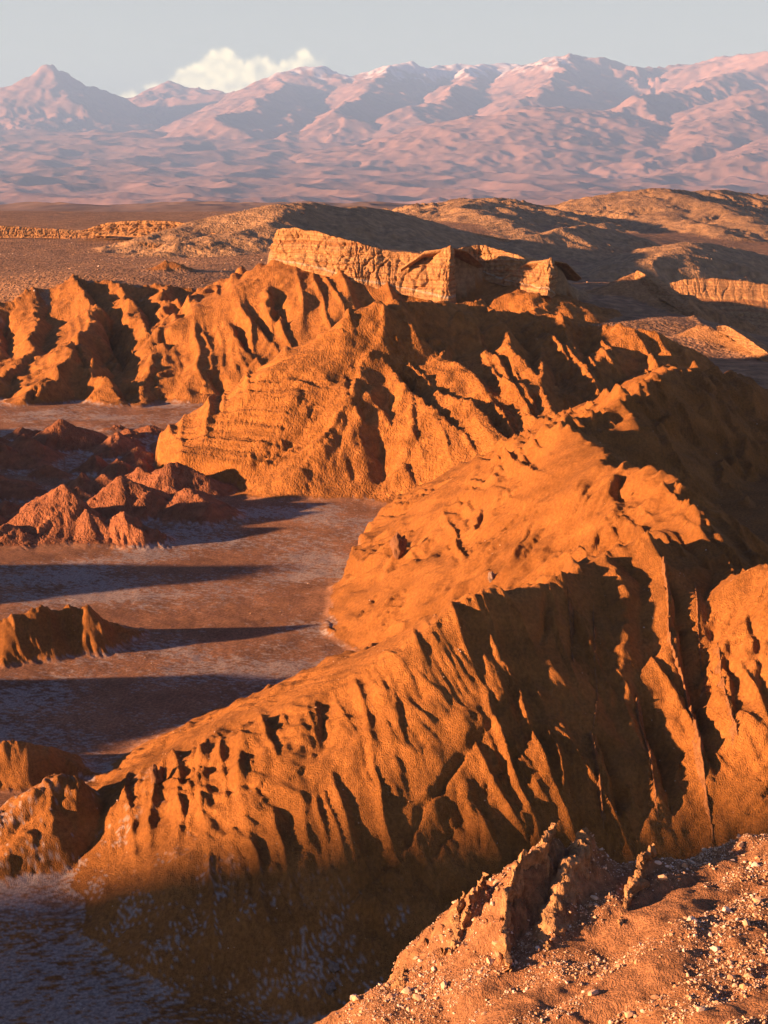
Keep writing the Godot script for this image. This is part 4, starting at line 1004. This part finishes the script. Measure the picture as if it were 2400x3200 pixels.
var stone_shapes: Array = []
var stone_mats: Array = []
func make_stones() -> void:
	for k in 6:
		stone_shapes.append(stone_mesh(k + 3))
	for c in [Color(0.44, 0.27, 0.15), Color(0.50, 0.33, 0.20), Color(0.40, 0.22, 0.11), Color(0.56, 0.41, 0.29)]:
		var m := StandardMaterial3D.new()
		m.resource_name = "stone"
		m.albedo_color = c.linear_to_srgb()
		m.roughness = 0.95
		m.metallic_specular = 0.2
		stone_mats.append(m)
	var rng := RandomNumberGenerator.new()
	rng.seed = 77
	var placed: Array = []
	var tries := 0
	while placed.size() < 42000 and tries < 200000:
		tries += 1
		var f := rng.randf_range(20.5, 31.5)
		var x := rng.randf_range(-2.6, 10.5) * f / 25.0
		# clusters in streaks that run up to the right
		var streak := noise.get_noise_2d((x * 0.45 - f) * 0.9, (x + f * 0.45) * 0.22) + 0.6 * rough.get_noise_2d(x * 0.8, f * 0.8)
		if rng.randf() > smoothstep(-0.5, 0.4, streak):
			continue
		var size := 0.016 + 0.045 * pow(rng.randf(), 4.0)
		if rng.randf() < 0.035:
			size = rng.randf_range(0.06, 0.11)
		if rng.randf() < 0.005:
			size = rng.randf_range(0.12, 0.24)
		placed.append([size, x, f, rng.randf() * TAU, rng.randf_range(-0.5, 0.5), rng.randi() % 6, rng.randi() % 4])
	placed.sort_custom(func(a, b): return a[0] * 25.0 / a[2] > b[0] * 25.0 / b[2])
	var lots := {}
	for i in placed.size():
		var p: Array = placed[i]
		var basis := Basis.from_euler(Vector3(p[4], p[3], p[4] * 0.7)).scaled(Vector3.ONE * p[0] * 1.2)
		var at := Transform3D(basis, Vector3(p[1], front_height(p[1], p[2]) + p[0] * 0.08, -p[2]))
		if i < 300:
			var mi := MeshInstance3D.new()
			mi.mesh = stone_shapes[p[5]]
			mi.material_override = stone_mats[p[6]]
			mi.name = "stone"
			mi.transform = at
			front.add_child(mi, true)
		else:
			if not lots.has(p[5]):
				lots[p[5]] = []
			lots[p[5]].append([at, p[6]])
	for k in lots:
		scatter("pebbles", lots[k], stone_shapes[k], front)

func scatter(called: String, spots: Array, mesh: Mesh, parent: Node) -> void:
	var tint := StandardMaterial3D.new()
	tint.resource_name = "pebble"
	tint.vertex_color_use_as_albedo = true
	tint.roughness = 0.95
	tint.metallic_specular = 0.2
	var mm := MultiMesh.new()
	mm.transform_format = MultiMesh.TRANSFORM_3D
	mm.use_colors = true
	mm.mesh = mesh
	mm.instance_count = spots.size()
	for i in spots.size():
		mm.set_instance_transform(i, spots[i][0])
		var c: Color = [Color(0.44, 0.27, 0.15), Color(0.50, 0.33, 0.20), Color(0.40, 0.22, 0.11), Color(0.56, 0.41, 0.29)][spots[i][1]]
		mm.set_instance_color(i, c)
	var mi := MultiMeshInstance3D.new()
	mi.multimesh = mm
	mi.material_override = tint
	mi.name = called
	mi.set_meta("kind", "stuff")
	parent.add_child(mi, true)

# ------------------------------------------------------------------ thin rock ribs on the main ridge
func make_ribs() -> void:
	var home: Node = get_node("main_ridge")
	for line in [[[[28.35, 139.98], [28.07, 134.23], [27.36, 128.46], [27.83, 122.69], [27.7, 115.55], [27.62, 108.39]], 0.75], [[[18.33, 117.88], [18.43, 113.72], [18.51, 109.7]], 0.8], [[[23.22, 123.18], [23.21, 119.78], [23.39, 116.94], [23.27, 110.8]], 0.6], [[[31.74, 127.94], [30.89, 120.26], [30.89, 115.32]], 0.4], [[[20.69, 133.69], [19.93, 127.18], [19.45, 121.47], [18.6, 118.12]], 0.3], [[[18.04, 133.69], [17.91, 129.75], [17.65, 124.41]], 0.3], [[[31.33, 136.94], [30.28, 129.23], [29.76, 122.44]], 0.3]]:
		var nu := 110
		var nv := 11
		var vp := PackedVector3Array()
		var vc := PackedColorArray()
		var pts: Array = []
		for p in line[0]:
			pts.append(Vector3(p[0], 0, -p[1]))
		var tall: float = line[1]
		var ground_y := PackedFloat32Array()
		for i in nu:
			var c := along_line(pts, i / float(nu - 1))
			ground_y.append(height_at(c.x, -c.z))
		for j in nv:
			var v := j / float(nv - 1) * 2.0 - 1.0
			for i in nu:
				var t := i / float(nu - 1)
				var c := along_line(pts, t)
				var ahead := along_line(pts, minf(t + 0.02, 1.0)) - along_line(pts, maxf(t - 0.02, 0.0))
				var across := Vector3(-ahead.z, 0, ahead.x).normalized()
				var end := minf(1.0, 8.0 * minf(t, 1.0 - t))
				var jag := 0.55 + 0.45 * noise.get_noise_2d(t * 40.0, line[0][0][0]) + 0.3 * noise.get_noise_2d(t * 130.0, line[0][0][0])
				var a := absf(v)
				var y := ground_y[i] + tall * end * jag * (1.0 - a * a) - 0.7 * a
				var p := Vector3(c.x, y, c.z) + across * v * (0.22 + 0.25 * a)
				p += across * 0.12 * rough.get_noise_3dv(p * 2.2)
				vp.append(p)
				var n := rough.get_noise_3dv(p * 1.2)
				var col := Vector3(0.40, 0.18, 0.07) * (1.0 + 0.4 * n)
				vc.append(Color(col.x, col.y, col.z))
		put_mesh("strata_rib", vp, vc, grid_index(nu, nv), mats["main"], home)

# ------------------------------------------------------------------ layered cliffs
func make_cliffs() -> void:
	make_cliff("mesa_cliff", [[-36.22, 46.48, 472], [-34.51, 49.02, 466], [-28.12, 49.74, 460], [-18.9, 48.06, 452], [-10.02, 46.09, 446], [-4.24, 44.46, 444], [2.93, 43.13, 442], [14.19, 42.8, 436], [19.82, 45.09, 430], [21.15, 43.02, 434]], [[-36.52, 37.86, 470], [-35.38, 37.59, 463], [-27.99, 37.11, 455], [-18.81, 35.22, 447], [-9.95, 33.34, 440], [-4.2, 32.12, 437], [2.9, 30.91, 434], [14, 28.89, 427], [19.08, 28.17, 422], [21.82, 27.98, 430]], 300, 60, 0.55, 1.8, 16, 0.86)
	make_cliff("mesa_cliff", [[21.73, 43.26, 446], [29.06, 44.61, 448], [33.26, 44.39, 446], [39.98, 42.36, 440], [46.52, 40.11, 434], [50.24, 41.66, 430], [51.9, 38.86, 434]], [[22.31, 29.37, 440], [28.94, 34.81, 444], [33, 33.62, 440], [39.55, 32.37, 433], [44.39, 31.1, 425], [48.68, 30.76, 420], [52.44, 28.82, 428]], 200, 46, 0.5, 2, 16, 0.8)
	make_cliff("rim_cliff", [[-259.49, 43.25, 905], [-240.77, 41.35, 900], [-216.41, 40.04, 895], [-194.72, 39.07, 888], [-170.32, 37.59, 880]], [[-258.64, 34.22, 900], [-239.89, 33.8, 895], [-215.54, 33.95, 890], [-193.9, 33.59, 883], [-169.74, 33.24, 876]], 240, 20, 0.8, 1.6, 14, 0)
	make_cliff("rim_cliff", [[-183.08, 38.64, 860], [-161.52, 44.27, 850], [-135.21, 45.51, 840], [-114.93, 44.11, 830], [-98, 40.13, 800], [-77.98, 38.16, 780], [-58.81, 38.23, 760]], [[-182.17, 35.51, 855], [-160.91, 36.34, 845], [-134.47, 35.09, 833], [-114.16, 33.33, 822], [-97.26, 31.53, 792], [-77.2, 28.64, 770], [-58.21, 28.02, 750]], 300, 30, 0.9, 2, 18, 0)
	make_cliff("rim_cliff", [[-127.54, 36.3, 745], [-112.37, 35.05, 740], [-97.39, 33.81, 735], [-82.35, 33.14, 728], [-67.5, 31.83, 720], [-54.8, 29.64, 712]], [[-127.1, 34.51, 742], [-112.01, 32.33, 737], [-97.07, 31.36, 732], [-81.98, 30.05, 724], [-67.2, 28.56, 716], [-54.55, 26.64, 708]], 260, 16, 0.5, 1.5, 8, 0)
	make_cliff("slab_cliff", [[109.93, 26.8, 548], [115.29, 28.38, 545], [128.26, 29.02, 540], [143.07, 27.55, 530], [158.16, 26.69, 522]], [[108.2, 23.45, 535], [112.64, 18.93, 522], [121.47, 15.57, 508], [133.85, 12.64, 492], [146.78, 9.39, 480]], 220, 50, 0.5, 1.6, 14, 0)
	make_cliff("slab_cliff", [[84.25, 34.42, 478], [84.92, 35.34, 475], [88.77, 32.01, 462], [92.13, 28.09, 448], [94.82, 25.13, 436]], [[83.05, 31.28, 474], [83.6, 30.92, 470], [87.23, 28.48, 457], [90.69, 25.93, 444], [93.54, 23.68, 433]], 120, 16, 0.4, 0.7, 5, 0)
	make_cliff("slab_cliff", [[91.32, 24.8, 388], [93.62, 25.11, 386], [95.78, 23.26, 374], [98.22, 20.63, 360], [101.62, 17.82, 346]], [[90.93, 23.35, 386], [92.51, 23.13, 383], [94.54, 21.13, 371], [97.09, 18.25, 357], [100.45, 15.69, 343]], 120, 14, 0.3, 0.5, 4, 0)
	make_cliff("ledge_cliff", [[50.19, 35.8, 1000], [68.66, 33, 1010], [89.18, 28.85, 1020], [106.77, 25.27, 1030]], [[49.84, 31.59, 992], [68.18, 28.76, 1002], [88.55, 25.23, 1012], [106.04, 21.64, 1022]], 160, 12, 0.8, 1.4, 8, 0)

func make_cliff(called: String, tops: Array, feet: Array, nu: int, nv: int, ledge: float, bulge: float, back: float, pale: float) -> void:
	var vp := PackedVector3Array()
	var vc := PackedColorArray()
	var tp: Array = []
	var fp: Array = []
	for p in tops:
		tp.append(Vector3(p[0], p[1], -p[2]))
	for p in feet:
		fp.append(Vector3(p[0], p[1], -p[2]))
	var length := 0.0
	for i in tp.size() - 1:
		length += (tp[i] as Vector3).distance_to(tp[i + 1])
	var tall: float = (tp[0].y - fp[0].y + tp[-1].y - fp[-1].y) * 0.5
	var caps := 4
	for j in nv + caps:
		for i in nu:
			var t := i / float(nu - 1)
			var top := along_line(tp, t)
			var foot := along_line(fp, t)
			var ahead := along_line(tp, minf(t + 0.03, 1.0)) - along_line(tp, maxf(t - 0.03, 0.0))
			var out := Vector3(-ahead.z, 0, ahead.x).normalized()      # towards the viewer when the line runs to the right
			top.y += tall * 0.05 * rough.get_noise_2d(t * length / (tall * 0.5), top.x * 0.01)
			var p: Vector3
			if j < caps:
				var q := float(caps - j)
				p = top - out * back * q * q / float(caps * caps) + Vector3.UP * (-0.03 * back * q + 0.03 * tall * rough.get_noise_2d(t * length / tall * 3.0, q))
				p.y -= 0.35 * tall if j == 0 else 0.0
			else:
				var v := (j - caps) / float(nv - 1)
				p = top.lerp(foot, v)
				var layer := p.y + 0.06 * tall * noise.get_noise_2d(t * length / (tall * 2.0), 4.0)
				var hard := noise.get_noise_2d(layer / (tall * 0.13), 7.0) + 0.6 * noise.get_noise_2d(layer / (tall * 0.045), 3.0)
				var crack := absf(noise.get_noise_2d(t * length / (tall * 0.35), layer / tall * 1.2))
				var d := ledge * hard + bulge * rough.get_noise_2d(t * length / (tall * 1.1), layer / (tall * 1.4)) - ledge * 1.6 * maxf(0.0, 1.0 - 5.0 * crack) + ledge * 0.6 * rough.get_noise_2d(t * length / (tall * 0.12), layer / (tall * 0.12))
				p += out * d * minf(1.0, 0.35 + 3.0 * minf(v, 1.0 - v))
			vp.append(p)
			var bands := noise.get_noise_2d((p.y + 0.04 * tall * noise.get_noise_2d(t * length / (tall * 2.0), 4.0)) / (tall * 0.07), 12.0)
			var c := Vector3(0.55, 0.295, 0.12).lerp(Vector3(0.46, 0.215, 0.085), smoothstep(-0.3, 0.5, bands))
			c *= 1.0 + 0.3 * rough.get_noise_3dv(p / (tall * 0.2))
			if pale > 0.0:
				var v2 := (j - caps) / float(nv - 1)
				var line := absf(v2 - pale + 0.03 * noise.get_noise_2d(t * 5.0, 1.0))
				if line < 0.022:
					c = Vector3(0.55, 0.40, 0.26)
			vc.append(Color(c.x, c.y, c.z))
	var cliff := put_mesh(called, vp, vc, grid_index(nu, nv + caps), mats["mid"], self)
	cliff.set_meta("kind", "structure")

# ------------------------------------------------------------------ loose rocks farther off
func scatter_rocks() -> void:
	var rng := RandomNumberGenerator.new()
	rng.seed = 5
	for lot in [["plateau", 480.0, 1000.0, 2600, 0.35, 1.3], ["main_ridge", 84.0, 190.0, 2600, 0.05, 0.2], ["valley_floor", 120.0, 260.0, 900, 0.08, 0.3]]:
		var spots: Array = []
		for i in lot[3]:
			var f: float = lot[1] * pow(lot[2] / lot[1], rng.randf())
			var x := rng.randf_range(-0.29, 0.29) * f
			if rng.randf() > smoothstep(-0.4, 0.4, noise.get_noise_2d(x / (f * 0.03), f / (f * 0.03) + 0.01 * f)):
				continue
			var size: float = lot[4] + (lot[5] - lot[4]) * pow(rng.randf(), 4.0)
			var basis := Basis.from_euler(Vector3(rng.randf(), rng.randf() * TAU, 0)).scaled(Vector3.ONE * size)
			spots.append([Transform3D(basis, Vector3(x, height_at(x, f) + size * 0.15, -f)), rng.randi() % 4])
		scatter("loose_rocks", spots, stone_shapes[lot[3] % 5], get_node(lot[0]))

# ------------------------------------------------------------------ the hill beyond the left edge that shades the near slope
func make_side_hill() -> void:
	var line: Array = [[-420, 118, -190], [-420, 111, -136], [-420, 104, -76], [-420, 97, -26], [-420, 90, -4], [-421, 82, 8], [-422, 69, 18], [-424, 55, 28], [-430, 38, 46], [-440, 15, 76]]
	var own := PackedFloat32Array()
	own = add_ridge(own, 0, line, 1.2, 1.2, 2.0, 14.0, 3.0, 8.0, 2.5, 130.0, 0.0)
	var act := PackedInt32Array()
	for k in range(0, own.size(), STRIDE):
		act.append(k)
	var vp := PackedVector3Array()
	var vc := PackedColorArray()
	var nu := 110
	var nv := 90
	for j in nv:
		for i in nu:
			var x := -640.0 + 500.0 * i / (nu - 1)
			var f := -330.0 + 520.0 * j / (nv - 1)
			var e := envelope(own, act, x + 4.0 * noise.get_noise_2d(x / 25.0, f / 25.0), f + 4.0 * noise.get_noise_2d(x / 25.0 + 9.0, f / 25.0), 0.0, 0.0)
			vp.append(Vector3(x, e.x - 0.5 + 0.8 * rough.get_noise_2d(x / 12.0, f / 12.0), -f))
			var c := Vector3(0.43, 0.172, 0.043) * (1.0 + 0.3 * rough.get_noise_2d(x / 10.0, f / 10.0))
			vc.append(Color(c.x, c.y, c.z))
	var hill := put_mesh("side_hill", vp, vc, grid_index(nu, nv), mats["mid"], self)
	hill.set_meta("kind", "structure")

# ------------------------------------------------------------------ single rocks
func make_boulders() -> void:
	var spots: Array = [["rock_outcrop", -21.21, 122.69, 1, 1.5, "dark twin-headed rock stub on the lower end of the main ridge crest", "rock"], ["rock_outcrop", 2.21, 200.16, 2.2, 2.6, "blocky dark outcrop where the main ridge's lit slope meets the valley floor", "rock"], ["boulder", -3.92, 98.28, 0.7, 0.6, "upper of two grey boulders lying in the shaded ravine", "boulder"], ["boulder", -4.09, 96.92, 0.7, 0.55, "lower of two grey boulders lying in the shaded ravine", "boulder"], ["boulder", 13.62, 171.97, 0.9, 1, "small grey rock standing out midway up the main ridge's lit face", "boulder"]]
	for k in spots.size():
		var b: Array = spots[k]
		var nu := 28
		var nv := 16
		var vp := PackedVector3Array()
		var vc := PackedColorArray()
		for j in nv:
			for i in nu:
				var lon := TAU * i / (nu - 1)
				var lat := PI * j / (nv - 1)
				var u := Vector3(sin(lat) * cos(lon), cos(lat), sin(lat) * sin(lon))
				var s := u + Vector3.ONE * k * 3.0
				var rad := 1.0 + 0.35 * noise.get_noise_3dv(s * 1.1) + 0.18 * noise.get_noise_3dv(s * 2.7) + 0.10 * rough.get_noise_3dv(s * 6.0)
				var p := Vector3(u.x * b[3] * 0.6, u.y * b[4] * 0.75, u.z * b[3] * 0.5) * rad
				if b[0] == "rock_outcrop" and u.y > 0.2:
					p.y -= 0.45 * b[4] * maxf(0.0, 1.0 - absf(u.x - 0.25) * 5.0)      # a notch between two heads
				vp.append(p)
				var c := Vector3(0.30, 0.14, 0.065) * (1.0 + 0.4 * rough.get_noise_3dv(s * 4.0))
				if b[0] == "boulder":
					c = Vector3(0.32, 0.22, 0.17) * (1.0 + 0.4 * rough.get_noise_3dv(s * 4.0))
				vc.append(Color(c.x, c.y, c.z))
		var rock := put_mesh(b[0], vp, vc, grid_index(nu, nv), mats["near"], self)
		rock.position = Vector3(b[1], height_at(b[1], b[2]) + b[4] * 0.3, -b[2])
		rock.rotation.y = k * 1.3
		rock.set_meta("label", b[5])
		rock.set_meta("category", b[6])
